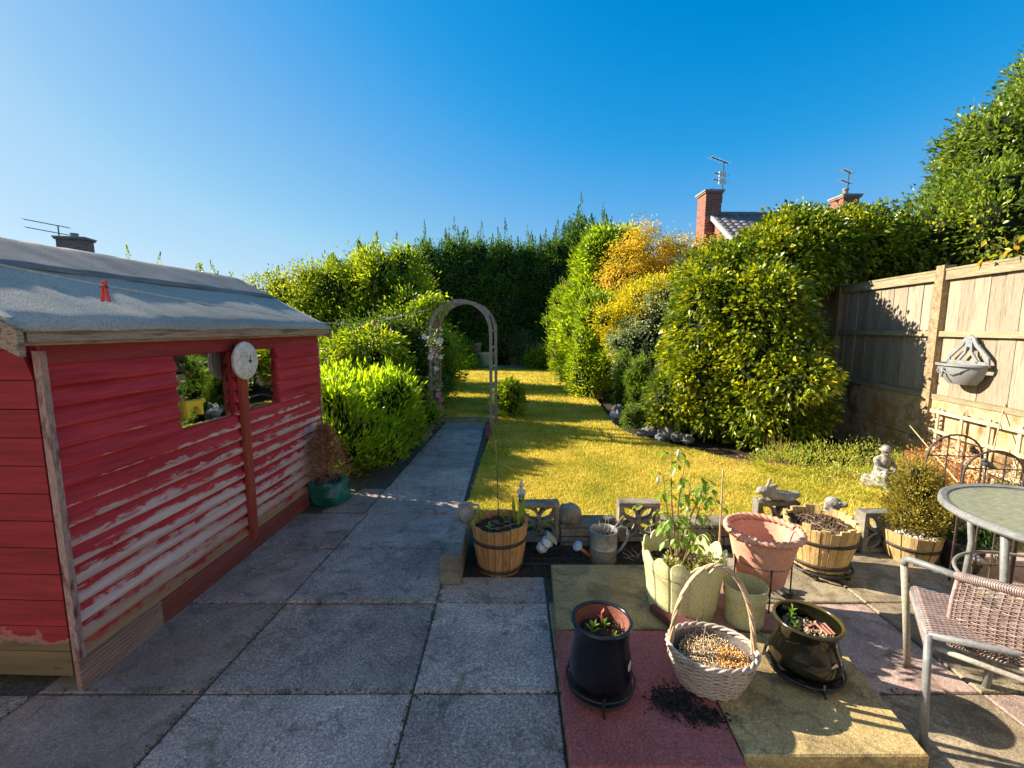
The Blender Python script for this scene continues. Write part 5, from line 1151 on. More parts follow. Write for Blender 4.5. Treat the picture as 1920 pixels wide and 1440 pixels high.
MB(Matrix.Translation(c)).tube([(-.168, -.058, .112), (-.180, -.066, .126), (-.186, -.07, .133)], [.012, .033, .034], 16).build('rose', mat('blue grey metal rose', (.30, .40, .50), (.45, .58, .68), 20, .4), wc, True)
clods(wc, c+Vector((0, 0, .152)), .07, 90, .009, M_soilb, 3); twigs(wc, c+Vector((0, 0, .155)), .055, 16, .14, 8, up=1.0)
stick('plant_stick', 'pale stick slanting out of the watering can', 'stick', c+Vector((.03, 0, .16)), c+Vector((.14, .04, .29)), .0045, M_twiggy)
dl = thing('dead_leaves', 'shrivelled dead plant with pale curled leaves beside the watering can', 'dead plant', D(1188, 1045, 2.78))
dl.location.z = .03; ORG[dl].z = .03; twigs(dl, ORG[dl], .04, 9, .13, 12, m=mat('grey dead stem', (.25, .2, .17), (.4, .34, .3), 30), up=.6)
#MB().box((D(1036, 1070, 2.6).x, 2.56, .068), (.05, .10, .006)).build('glass_piece', M_glass, label='small clear plastic strip lying on the corner of the buff slab', cat='strip')

# cream scalloped pot with the rose
c = Vector((.915, 2.23, .06)); M_cream = mat('cream plastic', (.58, .55, .27), (.66, .63, .34), 5, .45, .0008, spec=.45)
cp = thing('scalloped_pot', 'large cream scalloped barrel-style plastic pot holding a leggy rose', 'plant pot', c)
n = 14; S = []; NA = n*10
def outer(z, a): return .170+(.215-.170)*(z/.335)
V = []; zr = [0, .03, .045, .05, .065, .07, .12, .20, .235, .24, .255, .26, .275, .28, .30]
def prof(z, a):
    r = .168+.047*(z/.335); rib = .004 if (.045 < z < .052 or .063 < z < .072 or .236 < z < .245 or .252 < z < .262 or .27 < z < .282) else 0
    return r+rib
b = MB(); cols = []
for k in range(NA):
    a = 2*math.pi*k/NA; u = (k % 10)/10; top = .300+.038*abs(math.sin(math.pi*u)); groove = -.006 if k % 10 == 0 else 0
    L_ = [(prof(z, a)+groove, z) for z in zr]+[(.168+.047*top/.335+groove, top), (.168+.047*top/.335-.006, top+.001), (.203-.004, .27), (.195, .22)]
    cols.append([(c.x+r*math.cos(a), c.y+r*math.sin(a), c.z+z) for r, z in L_])
m_ = len(cols[0]); b.add(sum(cols, []), [(k*m_+i, ((k+1) % NA)*m_+i, ((k+1) % NA)*m_+i+1, k*m_+i+1) for k in range(NA) for i in range(m_-1)])
b.build('pot', M_cream, cp, True, autosm=32); MB().disc(tuple(c+Vector((0, 0, .225))), .194, 32, rough=.02).build('soil', M_soil, cp)
b = MB(); b.box((c.x-.14, c.y-.10, .085), (.115, .24, .05), Matrix.Translation((c.x, c.y, 0)) @ Matrix.Rotation(R(24), 4, 'Z') @ Matrix.Translation((-c.x, -c.y, 0)), bev=.008); b.build('brick', mat('dark red brick', (.10, .03, .025), (.17, .055, .045), 10, .9, .006), label='dark red brick wedged under the left of the large cream pot', cat='brick')
rose = thing('rose_plant', 'leggy rose with drooping light green leaves growing in the large cream pot', 'plant', c+Vector((0, 0, .22)))
F_rose = leafmat('rose leaves', [(0, (.05, .13, .015, 1)), (.5, (.15, .28, .025, 1)), (.9, (.30, .42, .04, 1)), (1, (.45, .45, .15, 1))], .4, .42)
M_rstem = mat('rose stems', (.16, .12, .05), (.30, .22, .10), 20, .7)
q = random.Random(44); s0 = c+Vector((-.02, .02, .225)); tips = []
stems = [((-.03, .0), (-.10, 0, .50)), ((.0, .0), (.02, .02, .56)), ((.03, .0), (.12, 0, .40)), ((.0, .02), (-.05, .03, .62)), ((.02, -.02), (.17, -.02, .32)), ((-.02, .0), (-.16, -.03, .34)), ((.01, .03), (.07, .05, .47)), ((-.01, -.02), (-.06, -.06, .30)), ((.02, .01), (.15, .03, .45))]
for (a, e) in stems:
    p = s0+Vector((a[0], a[1], 0)); e = s0+Vector(e); mid = p.lerp(e, .5)+Vector((q.uniform(-.02, .02), 0, .04)); MB().tube([p, mid, e], [.0055, .004, .0018], 6).build('stem', M_rstem, rose)
    for t_ in [q.uniform(.35, 1.0) for _ in range(6)]+[1.0]: tips.append((p.lerp(mid, t_*2) if t_ < .5 else mid.lerp(e, t_*2-1), e))
lm2 = MB(); lm2.add([(0, 0, 0), (.012, .014, .002), (.0165, .028, .002), (.010, .043, -.003), (0, .056, -.010), (-.010, .043, -.003), (-.0165, .028, .002), (-.012, .014, .002), (0, .028, -.004)], [(i, (i+1) % 8, 8) for i in range(8)])
pl = lm2.build('leaf', F_rose, rose, True); pl.data.transform(Matrix.Translation(ORG[rose])); first = True
for (p, e) in tips:
    ax = q.uniform(0, 6.28); od = Vector((math.cos(ax), math.sin(ax), .1)); MB().tube([p, p+od*.05, p+od*.085-Vector((0, 0, .02))], .0012, 4).build('leaf_stalk', M_rstem, rose)
    for k in range(3 if q.random() < .7 else 2):
        o = pl if first else pl.copy()
        if not first: COL.objects.link(o); o.parent = rose
        first = False; side = (k-1)*.9; dr = (Vector((math.cos(ax+side), math.sin(ax+side), -.75+q.uniform(-.4, .4)))).normalized()
        o.location = p+od*(.05+.03*(k == 1))-Vector((0, 0, .008+.01*(k == 1)))-ORG[rose]; o.rotation_mode = 'QUATERNION'; o.rotation_quaternion = dr.to_track_quat('Y', 'Z'); s_ = q.uniform(.6, 1.1); o.scale = (s_, s_, s_)
for (px, py) in ((1234, 900), (1272, 850), (1290, 955)):
    p = D(px, py, 2.24); MB().ball(tuple(p), (.008, .008, .016), 8, 6, jit=.6, seed=px).build('bud', M_pale, rose)
clods(cp, c+Vector((0, 0, .226)), .17, 200, .009, M_soilb, 9)
us = thing('trailing_plants', 'reddish and silvery small leaves spilling low inside the large cream pot', 'plants', c+Vector((0, 0, .23)))
foliage('leaves', leafmat('mixed low leaves', [(0, (.30, .06, .05, 1)), (.35, (.40, .30, .06, 1)), (.6, (.25, .32, .10, 1)), (1, (.5, .52, .38, 1))], .5, .3), us, [(c.x+.12, c.y-.05, c.z+.24, .06, .07, .05), (c.x-.02, c.y-.10, c.z+.23, .09, .05, .025), (c.x-.09, c.y-.04, c.z+.24, .03, .04, .05)], 900, L_=.022, W_=.009, cl_r=.016, seed=93, zmin=c.z+.22)
stick('garden_cane', 'bamboo cane standing behind the large cream pot', 'cane', D(1351, 985, 2.42)-Vector((0, 0, .25)), D(1356, 880, 2.42), .0052, M_cane, 6)
# small cream pot
c = Vector((1.185, 2.10, .06)); sp = thing('small_cream_pot', 'small empty cream pot squeezed between the scalloped and terracotta pots', 'plant pot', c)
b = MB(Matrix.Translation(c)); b.lathe([(0, 0), (.085, 0), (.09, .01), (.093, .02), (.09, .03), (.097, .14), (.101, .146), (.098, .152), (.102, .16), (.099, .166), (.104, .205), (.099, .207), (.094, .15), (.086, .03), (0, .03)], n=40)
b.build('pot', M_cream, sp, True, autosm=35); MB(Matrix.Translation(c)).disc((0, 0, .10), .09, 24, rough=.02).build('soil', M_soil, sp)
# terracotta pot on a wire stand
c = Vector((1.375, 2.30, .17)); tp = thing('terracotta_pot', 'large terracotta pot with rope-patterned rim held in a black wire stand', 'plant pot', c)
M_terra = mat('terracotta plastic', (.50, .20, .12), (.70, .36, .25), 5, .65, .002, fine=150, c3=(.60, .28, .18), contrast=.25)
b = MB(Matrix.Translation(c)); b.lathe([(0, 0), (.112, 0), (.118, .008), (.128, .07), (.131, .072), (.131, .08), (.128, .082), (.148, .17), (.168, .262), (.17, .268)], n=48)
b.lathe([(.19, .302), (.181, .298), (.16, .2), (.135, .09), (.118, .03), (0, .028)], n=48); b.build('pot', M_terra, tp, True, autosm=35)
b = MB(Matrix.Translation(c)); N = 140; V = []
for k in range(N):
    a = 2*math.pi*k/N
    for j in range(12):
        ph = 2*math.pi*j/12; s_ = .0135*(1+.28*math.sin(34*a+2*ph)); V.append(((.183+s_*1.15*math.cos(ph))*math.cos(a), (.183+s_*1.15*math.cos(ph))*math.sin(a), .287+s_*1.3*math.sin(ph)))
b.add(V, [(k*12+j, ((k+1) % N)*12+j, ((k+1) % N)*12+(j+1) % 12, k*12+(j+1) % 12) for k in range(N) for j in range(12)]); b.build('rim', M_terra, tp, True)
twigs(tp, c+Vector((.03, -.02, .10)), .04, 5, .08, 15, up=.6)
ps = thing('pot_stand', 'black wire stand with a hoop and legs carrying the terracotta pot', 'pot stand', (c.x, c.y, 0))
rg_ = .140; MB().tube([(c.x+rg_*math.cos(a), c.y+rg_*math.sin(a), c.z+.125) for a in [2*math.pi*i/40 for i in range(40)]], .0042, 6, closed=True).build('ring', M_black, ps)
for a in (R(-100), R(-30), R(40), R(110), R(180)):
    x, y = c.x+(rg_+.003)*math.cos(a), c.y+(rg_+.003)*math.sin(a); MB().tube([(x, y, c.z+.135), (x+.004*math.cos(a), y, .0 if x > 1.42 else .062)], .0038, 6).build('leg', M_black, ps)
b = MB();
for a in (0, math.pi/2): b.tube([(c.x-.135*math.cos(a), c.y-.135*math.sin(a), c.z-.008), (c.x+.135*math.cos(a), c.y+.135*math.sin(a), c.z-.008)], .003, 5)
b.build('support_wire', M_black, ps)
# painted figurine on the ground under it
g = G(1462, 1128); gx, gy = g.x+.02, g.y+.13
fg = thing('fallen_figurine', 'black, white and red painted figurine lying under the terracotta pot', 'figurine', (gx, gy, 0))
blobby('body', [((gx-.06, gy+.02, .04), (gx+.03, gy-.02, .045), .035, .032)], M_pw, fg, .006, 2)
blobby('boots', [((gx+.03, gy-.04, .03), (gx+.065, gy-.09, .022), .018, .018), ((gx+.0, gy-.05, .03), (gx+.02, gy-.10, .022), .018, .018)], M_black, fg, .006, 2)
blobby('coat', [((gx-.005, gy, .06), (gx+.05, gy, .06), .028, .022)], mat('glossy red paint', (.5, .02, .02), (.65, .04, .04), 12, .35), fg, .006, 2)
# hose loops
hs_ = MB(); P = []
for i in range(70):
    a = -1.9+i*.11; r_ = .13+.012*math.sin(i*.2); P.append((1.34+r_*math.cos(a), 1.98+r_*.8*math.sin(a), .075+.012*math.sin(i*.13)**2+(.05 if 20 < i < 34 else 0)*math.sin((i-20)/14*math.pi)))
hs_.tube(P, .005, 7); hs_.build('hose', mat('grey green hose', (.16, .17, .12), (.28, .28, .2), 20, .5), smooth=True, label='thin grey-green hose looped on the slab between the pots', cat='hose')
# black glazed pot
def glaze(name, a, b_, r=.12):
    t = NT(name); c_ = t.ramp(t.noise(4, 4, .6, (1, 1, .5)), [(.35, a), (.7, b_)]); return t.done(t.bsdf(c_, r, t.bump(t.noise(30, 3), .0008, .5), 0, .45, .15))
M_gblack = glaze('blue black glaze', (.004, .005, .009), (.010, .014, .022), .22); M_ggreen = glaze('dark olive glaze', (.0015, .002, .0015), (.007, .007, .003), .12); M_gyel = glaze('olive rim glaze', (.02, .018, .005), (.07, .055, .012), .2)
def glazed(name, label, c, prof_, m, rimr, rimz, mr, inner, tilt=0, sticker=None):
    t = thing(name, label, 'plant pot', c); b = MB(Matrix.Translation(c)); b.lathe(prof_, n=48); b.build('pot', m, t, True, autosm=50)
    MB(Matrix.Translation(c)).tube([(rimr*math.cos(a), rimr*math.sin(a), rimz) for a in [2*math.pi*i/48 for i in range(48)]], .008, 10, closed=True).build('rim', mr, t, True)
    b = MB(Matrix.Translation(c)); b.lathe([(rimr-.006, rimz), (rimr-.014, rimz-.05), (rimr-.018, rimz-.10)], n=40); b.build('inside', inner, t, True)
    MB(Matrix.Translation(c)).disc((0, 0, rimz-.065), rimr-.012, 32, rough=.03).build('soil', M_soilb if sticker == 'g' else M_soil, t); return t
M_inner = mat('unglazed inside', (.16, .05, .03), (.26, .10, .07), 12, .8)
c = Vector((.365, 1.665, .125))
bp = glazed('black_pot', 'glossy black glazed pot with a few shoots on the dark red slab', c, [(0, 0), (.112, 0), (.126, .02), (.128, .04), (.121, .10), (.112, .16), (.110, .20), (.114, .235), (.120, .25)], M_gblack, .116, .25, M_gblack, M_inner)
clods(bp, c+Vector((0, 0, .188)), .095, 160, .008, M_soilb, 21); sprouts(bp, c+Vector((0, 0, .19)), [(-.04, -.01, .045, 8, .045, 5), (.02, .03, .04, 5, .03, 6), (.05, -.03, .025, 4, .02, 7)], F_sh)
sprouts(bp, c+Vector((0, 0, .19)), [(.01, .05, .06, 4, .03, 9)], mat('red shoots', (.4, .06, .05), (.5, .12, .1), 20), 'red_shoot')
def sticker(parent, c, r, a, z, w, h):
    b = MB(); n = 20; d = Vector((math.cos(a), math.sin(a), 0)); s_ = Vector((-math.sin(a), math.cos(a), 0)); o = Vector(c)+d*(r+.002)+Vector((0, 0, z))
    v = [o]; 
    for k in range(n):
        q_ = 2*math.pi*k/n; dx = math.cos(q_)*w; v.append(o+s_*dx+Vector((0, 0, math.sin(q_)*h))-d*(r-math.sqrt(max(r*r-dx*dx, 0))))
    b.add(v, [(0, 1+k, 1+(k+1) % n) for k in range(n)]); st_ = b.build('label_sticker', mat('cream sticker', (.55, .5, .4), (.68, .62, .5), 40, .6), parent)
    b = MB(); e = d*.0012; b.add([o+e+s_*.001+Vector((0, 0, h*.6)), o+e-s_*.002+Vector((0, 0, h*.6)), o+e-s_*.001-Vector((0, 0, h*.5)), o+e+s_*.002-Vector((0, 0, h*.5))], [(0, 1, 2, 3)]); b.build('mark', M_bro, st_)
sticker(bp, c, .121, R(-35), .10, .018, .022)
def ring_stand(name, label, c, r, h, z0):
    t = thing(name, label, 'pot stand', (c.x, c.y, z0))
    for (rr_, zz) in ((r, h), (r*.93, h*.45)): MB().tube([(c.x+rr_*math.cos(a), c.y+rr_*math.sin(a), z0+zz) for a in [2*math.pi*i/40 for i in range(40)]], .0045, 6, closed=True).build('ring', M_black, t)
    for a in (R(-95), R(25), R(145)):
        d = Vector((math.cos(a), math.sin(a), 0)); o = Vector((c.x, c.y, z0)); MB().tube([o+d*r+Vector((0, 0, h+.02)), o+d*(r+.006)+Vector((0, 0, h*.5)), o+d*(r-.02)+Vector((0, 0, .02)), o+d*(r+.012)+Vector((0, 0, .006))], .0055, 6).build('leg', M_black, t)
    MB().disc((c.x, c.y, z0+h*.5), r*.9, 30).build('tray', M_black, t); return t
ring_stand('pot_stand', 'black metal ring stand under the black glazed pot', c, .138, .062, .062)
# green glazed pot
c = Vector((1.275, 1.765, .10))
gp = glazed('green_glazed_pot', 'shiny dark olive waisted pot with an oval cream sticker on the buff slab', c, [(0, 0), (.105, 0), (.132, .015), (.138, .04), (.128, .085), (.113, .13), (.112, .16), (.124, .195), (.130, .205)], M_ggreen, .126, .205, M_gyel, M_ggreen, sticker='g')
clods(gp, c+Vector((.0, 0, .143)), .10, 260, .010, mat('pale gravelly soil', (.25, .16, .10), (.42, .3, .2), 40, .95), 22); sprouts(gp, c+Vector((-.03, .03, .145)), [(0, .03, .07, 12, .035, 3), (-.03, -.04, .05, 10, .03, 4)], F_sh)
for k in range(3): MB().tube([c+Vector((.02+.02*k, .03, .15)), c+Vector((.05+.02*k, .02, .17)), c+Vector((.07+.015*k, -.03, .155))], .006, 5).build('dry_leaf', mat('reddish dry leaf', (.30, .08, .05), (.45, .2, .13), 20), gp)
sticker(gp, c, .128, R(-72), .068, .021, .026)
ring_stand('pot_stand', 'black metal ring stand and dish under the olive glazed pot', c, .148, .035, .064)

# wicker basket
c = Vector((.835, 1.70, .062)); wb_ = thing('wicker_basket', 'oval wicker basket with a tall arched handle full of dried plants', 'basket', c)
M_wick = mat('weathered wicker', (.30, .22, .17), (.56, .46, .38), 14, .8, .002, fine=80, c3=(.42, .33, .27)); M_wickw = mat('warm cane', (.42, .28, .16), (.62, .46, .30), 14, .7, .002)
BR = Matrix.Translation(c) @ Matrix.Rotation(R(-8), 4, 'Z')
def bprof(z): return .118+.052*math.sin(min(z/.16, 1)*1.45)
rows = 17; ns = 30
for k in range(rows):
    z = .008+k*.0088; b = MB(BR); P = []
    for i in range(120):
        a = 2*math.pi*i/120; r_ = bprof(z)+.0042*math.cos(ns/2*a+math.pi*k); P.append((r_*math.cos(a), r_*.80*math.sin(a), z+.0015*math.sin(3*a+k)+.0016*math.sin(ns/2*a)))
    b.tube(P, .0046, 5, closed=True); b.build('woven_row', M_wick, wb_, True)
b = MB(BR)
for i in range(ns):
    a = 2*math.pi*i/ns+.1; b.tube([(bprof(z)*math.cos(a), bprof(z)*.80*math.sin(a), z) for z in (.0, .04, .08, .12, .165)], .0032, 5)
b.build('stakes', M_wick, wb_, True, kind='stuff')
for ph in range(3):
    P = []
    for i in range(160):
        a = 2*math.pi*i/160; r_ = bprof(.16)+.004+.007*math.cos(9*a+ph*2.094); P.append((r_*math.cos(a), r_*.80*math.sin(a), .166+.007*math.sin(9*a+ph*2.094)))
    MB(BR).tube(P, .0058, 6, closed=True).build('rim_strand', M_wick, wb_, True)
for ph in range(4):
    P = []
    for i in range(60):
        t_ = i/59; a = math.pi*(1-t_); tw = 13*t_*2+ph*1.571; rr_ = .0065
        P.append(((.166-.012*math.sin(a))*math.cos(a)+rr_*math.cos(tw)*abs(math.cos(a))+0, rr_*math.sin(tw), .12+.405*math.sin(a)**.8+rr_*math.cos(tw)*math.sin(a)))
    MB(BR).tube(P, .0052, 6).build('handle_strand', M_wickw, wb_, True)
MB(BR).disc((0, 0, .005), .12, 28, 1, .8).build('base', M_wick, wb_)
b = MB(BR); b.lathe([(.150, .07), (.160, .158)], n=40, sy=.80); b.build('liner', mat('grey plastic liner', (.10, .09, .09), (.2, .18, .17), 20, .5), wb_, True)
MB(BR).disc((0, 0, .105), .152, 30, 1, .8, rough=.03).build('soil', M_soilb, wb_)
dp = thing('dried_plants', 'straw-coloured and orange dried flowers filling the wicker basket', 'dried plants', c+Vector((0, 0, .11)))
clods(dp, c+Vector((0, 0, .11)), .125, 2600, .0045, leafmat('straw flower crumbs', [(0, (.06, .035, .02, 1)), (.3, (.30, .18, .09, 1)), (.7, (.66, .48, .28, 1)), (1, (.80, .66, .42, 1))], .8, .1, (1, 1, .8)), 31, 'dried_flowers', .03); twigs(dp, c+Vector((0, 0, .12)), .10, 26, .12, 32, up=.45); twigs(dp, c+Vector((0, 0, .118)), .125, 160, .06, 34, up=.3, rad=.0013, joined=True, name='dry_stems')
clods(dp, c+Vector((.07, -.04, .115)), .065, 1100, .005, leafmat('orange crumbs', [(0, (.30, .10, .03, 1)), (.5, (.72, .36, .09, 1)), (1, (.85, .60, .28, 1))], .8, .1, (1, 1, .8)), 33, 'orange_flowers', .04)
q = random.Random(8); sp_ = [(.63+q.gauss(0, .045)+.04*q.random(), 1.60+q.gauss(0, .035), .063+abs(q.gauss(0, .003))) for _ in range(650)]+[(.74+q.gauss(0, .04), 1.53+q.gauss(0, .02), .063) for _ in range(300)]
litter('spilled_soil', 'patch of spilled black soil on the red slab beside the wicker basket', 'soil', sp_, mat('black compost', (.012, .010, .009), (.05, .038, .03), 40, .95), .008, 9, .7)

# conifer in the wooden tub
c = (2.70, 2.84, 0); tub = barrel('low wooden tub with white gravel holding the golden potted conifer', c, .125, .165, .20, 12, M_staveY, M_soilb, hoops=(.55,), soilz=.9, rag=.004, seed=9, name='wooden_tub', group='wooden half barrels')
clods(tub, (c[0], c[1], .182), .14, 300, .011, M_white, 41, 'white_gravel')
pcn = thing('potted_conifer', 'bushy golden-green dwarf conifer growing in the low wooden tub', 'conifer', (c[0], c[1], .19))
F_gold = leafmat('golden conifer', [(0, (.10, .10, .015, 1)), (.5, (.28, .24, .03, 1)), (1, (.52, .42, .10, 1))], .6, .3, (1.5, 1.3, .5))
cl = [(c[0], c[1], .32, .155, .15, .13), (c[0]+.02, c[1], .46, .14, .13, .13), (c[0], c[1], .57, .09, .09, .09)]
foliage('crown', F_gold, pcn, cl, 8000, L_=.028, W_=.008, cl_r=.02, up=1.0, out=.6, seed=95, shell=(.7, 1.1)); core(pcn, cl, M_crownshade, .6); trunk(pcn, (c[0], c[1], .19), .3, .012, M_bark, 3, .08, 2)
# dog figurine behind the barrel
dx, dy = D(1560, 950, 3.14).x, 3.14; M_stone = mat('weathered statue stone', (.07, .063, .055), (.27, .255, .23), 26, .85, .004, c3=(.42, .40, .37)); M_stdark = mat('mossy statue stone', (.09, .08, .055), (.36, .33, .26), 14, .9, .005, c3=(.30, .27, .2))
dog = thing('dog_statue', 'pale stone dog statue looking up over the rim of the right barrel', 'statue', (dx, dy, .0))
blobby('body', [((dx, dy+.02, .02), (dx, dy, .19), .075, .05), ((dx, dy, .19), (dx, dy-.01, .24), .045, .042), ((dx, dy-.005, .27), (.052, .055, .045)), ((dx+.02, dy-.03, .268), (dx+.05, dy-.06, .275), .028, .020), ((dx-.04, dy, .275), (dx-.052, dy-.005, .23), .018, .014), ((dx+.035, dy+.02, .28), (dx+.045, dy+.02, .23), .016, .012), ((dx-.03, dy-.06, .02), (dx-.025, dy-.03, .14), .02, .022), ((dx+.03, dy-.06, .02), (dx+.025, dy-.03, .14), .02, .022)], M_stone, dog, .009, 3)
for (ex, ey) in ((dx+.012, dy-.056), (dx+.047, dy-.028)): MB().ball((ex, ey, .288), .006, 8, 6).build('eye', M_stdark, dog)
# stone hare lying on the block
hx, hy, hz = bx_(1455), Yb+.02, .315
hare = thing('hare_statue', 'mossy stone hare with raised ears crouching on a screen block', 'statue', (hx, hy, hz))
blobby('body', [((hx-.02, hy, hz+.035), (hx+.11, hy, hz+.03), .042, .034), ((hx-.02, hy, hz+.04), (hx-.09, hy, hz+.065), .038, .036), ((hx-.10, hy, hz+.07), (.046, .032, .03)), ((hx-.135, hy-.004, hz+.062), (.02, .022, .02)), ((hx-.085, hy-.012, hz+.085), (hx-.065, hy-.012, hz+.15), .012, .013), ((hx-.07, hy+.014, hz+.09), (hx-.0, hy+.014, hz+.10), .013, .015), ((hx+.10, hy, hz+.03), (hx+.145, hy, hz+.038), .024, .026), ((hx-.10, hy-.02, hz+.012), (hx-.13, hy-.02, hz+.012), .014, .014), ((hx+.05, hy-.035, hz+.016), (hx+.10, hy-.04, hz+.014), .018, .015)], M_stdark, hare, .008, 2)
MB().ball((hx-.115, hy-.030, hz+.078), .006, 8, 6).build('eye', M_stdark, hare)
# seated figure statue
sx, sy = G(1663, 922).x, G(1663, 922).y; sy += .06
seat = thing('seated_statue', 'weathered stone statue of a seated man in a brimmed hat against the fence', 'statue', (sx, sy, 0))
MB().ball((sx+.01, sy+.05, .06), (.14, .12, .09), 14, 10, jit=.5, seed=5).build('rock_seat', M_stdark, seat)
SC = lambda x, y, z: Vector((sx+x, sy+y, z))
blobby('body', [(SC(0, .04, .14), SC(0, .03, .20), .065, .060), (SC(0, .03, .20), SC(0, .02, .285), .062, .058), (SC(-.045, .02, .30), SC(.045, .02, .30), .030, .030), (SC(0, .015, .31), SC(0, .01, .345), .022, .02),
               (SC(-.035, .02, .15), SC(-.055, -.085, .165), .042, .034), (SC(.035, .02, .15), SC(.075, -.075, .17), .042, .034), (SC(-.055, -.085, .16), SC(-.035, -.095, .035), .030, .022), (SC(.075, -.075, .165), SC(.035, -.09, .035), .030, .022),
               (SC(-.035, -.095, .022), SC(-.045, -.135, .015), .020, .015), (SC(.035, -.09, .022), SC(.05, -.13, .015), .020, .015),
               (SC(-.068, .02, .295), SC(-.082, -.02, .225), .024, .020), (SC(-.082, -.02, .225), SC(-.03, -.075, .215), .019, .013), (SC(.068, .02, .295), SC(.088, -.02, .225), .024, .020), (SC(.088, -.02, .225), SC(.035, -.08, .205), .019, .013)], M_stone, seat, .008, 3)
blobby('head', [(SC(0, .0, .375), (.029, .032, .036)), (SC(0, -.033, .372), (.007, .008, .009)), (SC(0, -.022, .352), (.014, .012, .010)), (SC(-.030, .002, .372), (.005, .008, .011)), (SC(.030, .002, .372), (.005, .008, .011))], M_stone, seat, .005, 1)
MB(Matrix.Translation((sx, sy, .395)) @ Matrix.Rotation(R(8), 4, 'X')).lathe([(0, -.004), (.052, -.006), (.056, 0), (.036, .006), (.034, .030), (.026, .042), (0, .045)], n=24).build('hat', M_stone, seat, True)
for k in range(4):
    for s_ in (-1, 1): MB().tube([SC(.03*s_*.9, -.078+.004*k, .205-.004*k), SC(.012*s_, -.094, .198-.005*k)], .0042, 5).build('finger', M_stone, seat)
blobby('fish', [(SC(-.06, -.10, .20), SC(.04, -.105, .185), .014, .012), (SC(.05, -.105, .183), (.016, .004, .014))], M_stdark, seat, .006, 1)
stick('garden_cane', 'thin pale cane leaning from the fence post down behind the potted conifer', 'cane', D(1797, 905, 3.3), D(1706, 798, 4.35), .0055, M_cane, 5)
ac = shrub('red_maple', 'small feathery red-brown maple behind the potted conifer', 'shrub', (3.76, 3.72, 0), [(-.08, 0, .36, .2, .2, .12), (.12, 0, .26, .2, .2, .16), (.12, .05, .48, .16, .12, .08)], 2200, leafmat('reddish maple leaves', [(0, (.22, .07, .03, 1)), (.5, (.45, .18, .08, 1)), (.85, (.60, .34, .16, 1)), (1, (.35, .34, .05, 1))], .5, .45, (1.4, 1.1, .8)), (.35, .012, .15), L_=.035, W_=.010, cl_r=.035, up=0, rnd=1.2, seed=97, ck=0)

# ------------------------------------------------------------------ wire border panels with bird ornaments
M_wire = mat('brown black wire', (.045, .032, .028), (.10, .07, .06), 30, .55, .001)
def bird(name, label, x, y, z, rot, m):
    t = thing(name, label, 'bird ornament', (x, y, z), 'metal bird ornaments on the wire panels'); M = Matrix.Translation((x, y, z)) @ Matrix.Rotation(rot, 4, 'Z')
    blobby('body', [(M @ Vector((-.012, 0, .035)), M @ Vector((.018, 0, .022)), .020, .016), (M @ Vector((-.022, 0, .056)), (.014, .014, .014)), (M @ Vector((.025, 0, .018)), M @ Vector((.07, 0, -.006)), .011, .004), (M @ Vector((-.033, 0, .055)), M @ Vector((-.046, 0, .052)), .005, .002)], m, t, .005, 2)
    for s_ in (-1, 1): MB(M).tube([(0, s_*.006, .014), (-.003, s_*.006, -.002)], .002, 5).build('leg', M_wire, t)
    return t
def wire_panel(label, p0, p1, h, bars=(.70, .10)):
    p0, p1 = Vector(p0), Vector(p1); w = (p1-p0).length; d = (p1-p0)/w; t = thing('border_edging', label, 'border edging', (p0+p1)/2, 'arched wire border panels'); r_ = w/2; zs = h-r_*.95
    P = [p0, p0+Vector((0, 0, zs))]+[p0+d*(r_-r_*math.cos(a))+Vector((0, 0, zs+r_*.95*math.sin(a))) for a in [math.pi*i/14 for i in range(1, 14)]]+[p1+Vector((0, 0, zs)), p1]
    MB().tube(P, .0065, 7).build('arch_frame', M_wire, t, True)
    for f, hh in ((.36, h-.03), (.66, h-.03)):
        q_ = p0+d*w*f; MB().tube([q_+Vector((0, 0, 0)), q_+Vector((0, 0, zs+r_*.95*math.sin(math.acos(1-2*f))))], .0045, 6).build('upright', M_wire, t)
    for z in bars: MB().tube([p0+Vector((0, 0, z)), p1+Vector((0, 0, z))], .0038, 6).build('cross_bar', M_wire, t)
    return t
# front panel stands just beyond the table
wire_panel('front arched wire panel standing behind the glass table', (2.70, 2.56, 0), (3.02, 2.52, 0), .83, (.72, .12))
wire_panel('rear arched wire panel just left of and behind the front one', (2.80, 2.90, 0), (3.13, 2.86, 0), .845, (.70, .12))
wire_panel('right arched wire panel cut by the picture edge', (3.035, 2.52, 0), (3.34, 2.46, 0), .83, (.72, .12))
M_bird = mat('dark grey bird paint', (.05, .05, .06), (.10, .10, .11), 20, .5); M_birdg = mat('pale grey bird paint', (.25, .26, .27), (.36, .37, .38), 20, .5)
q_ = D(1852, 874, 2.53); bird('bird_ornament', 'dark bird perched on the upper bar of the front wire panel', q_.x, 2.53, .722, 0, M_bird)
q_ = D(1826, 858, 2.88); bird('bird_ornament', 'black bird perched on the rear wire panel', q_.x, 2.88, .704, .2, M_black)
q_ = D(1838, 1040, 2.53); bird('bird_ornament', 'pale grey bird perched on the low bar under the table edge', q_.x, 2.53, .124, .1, M_birdg)
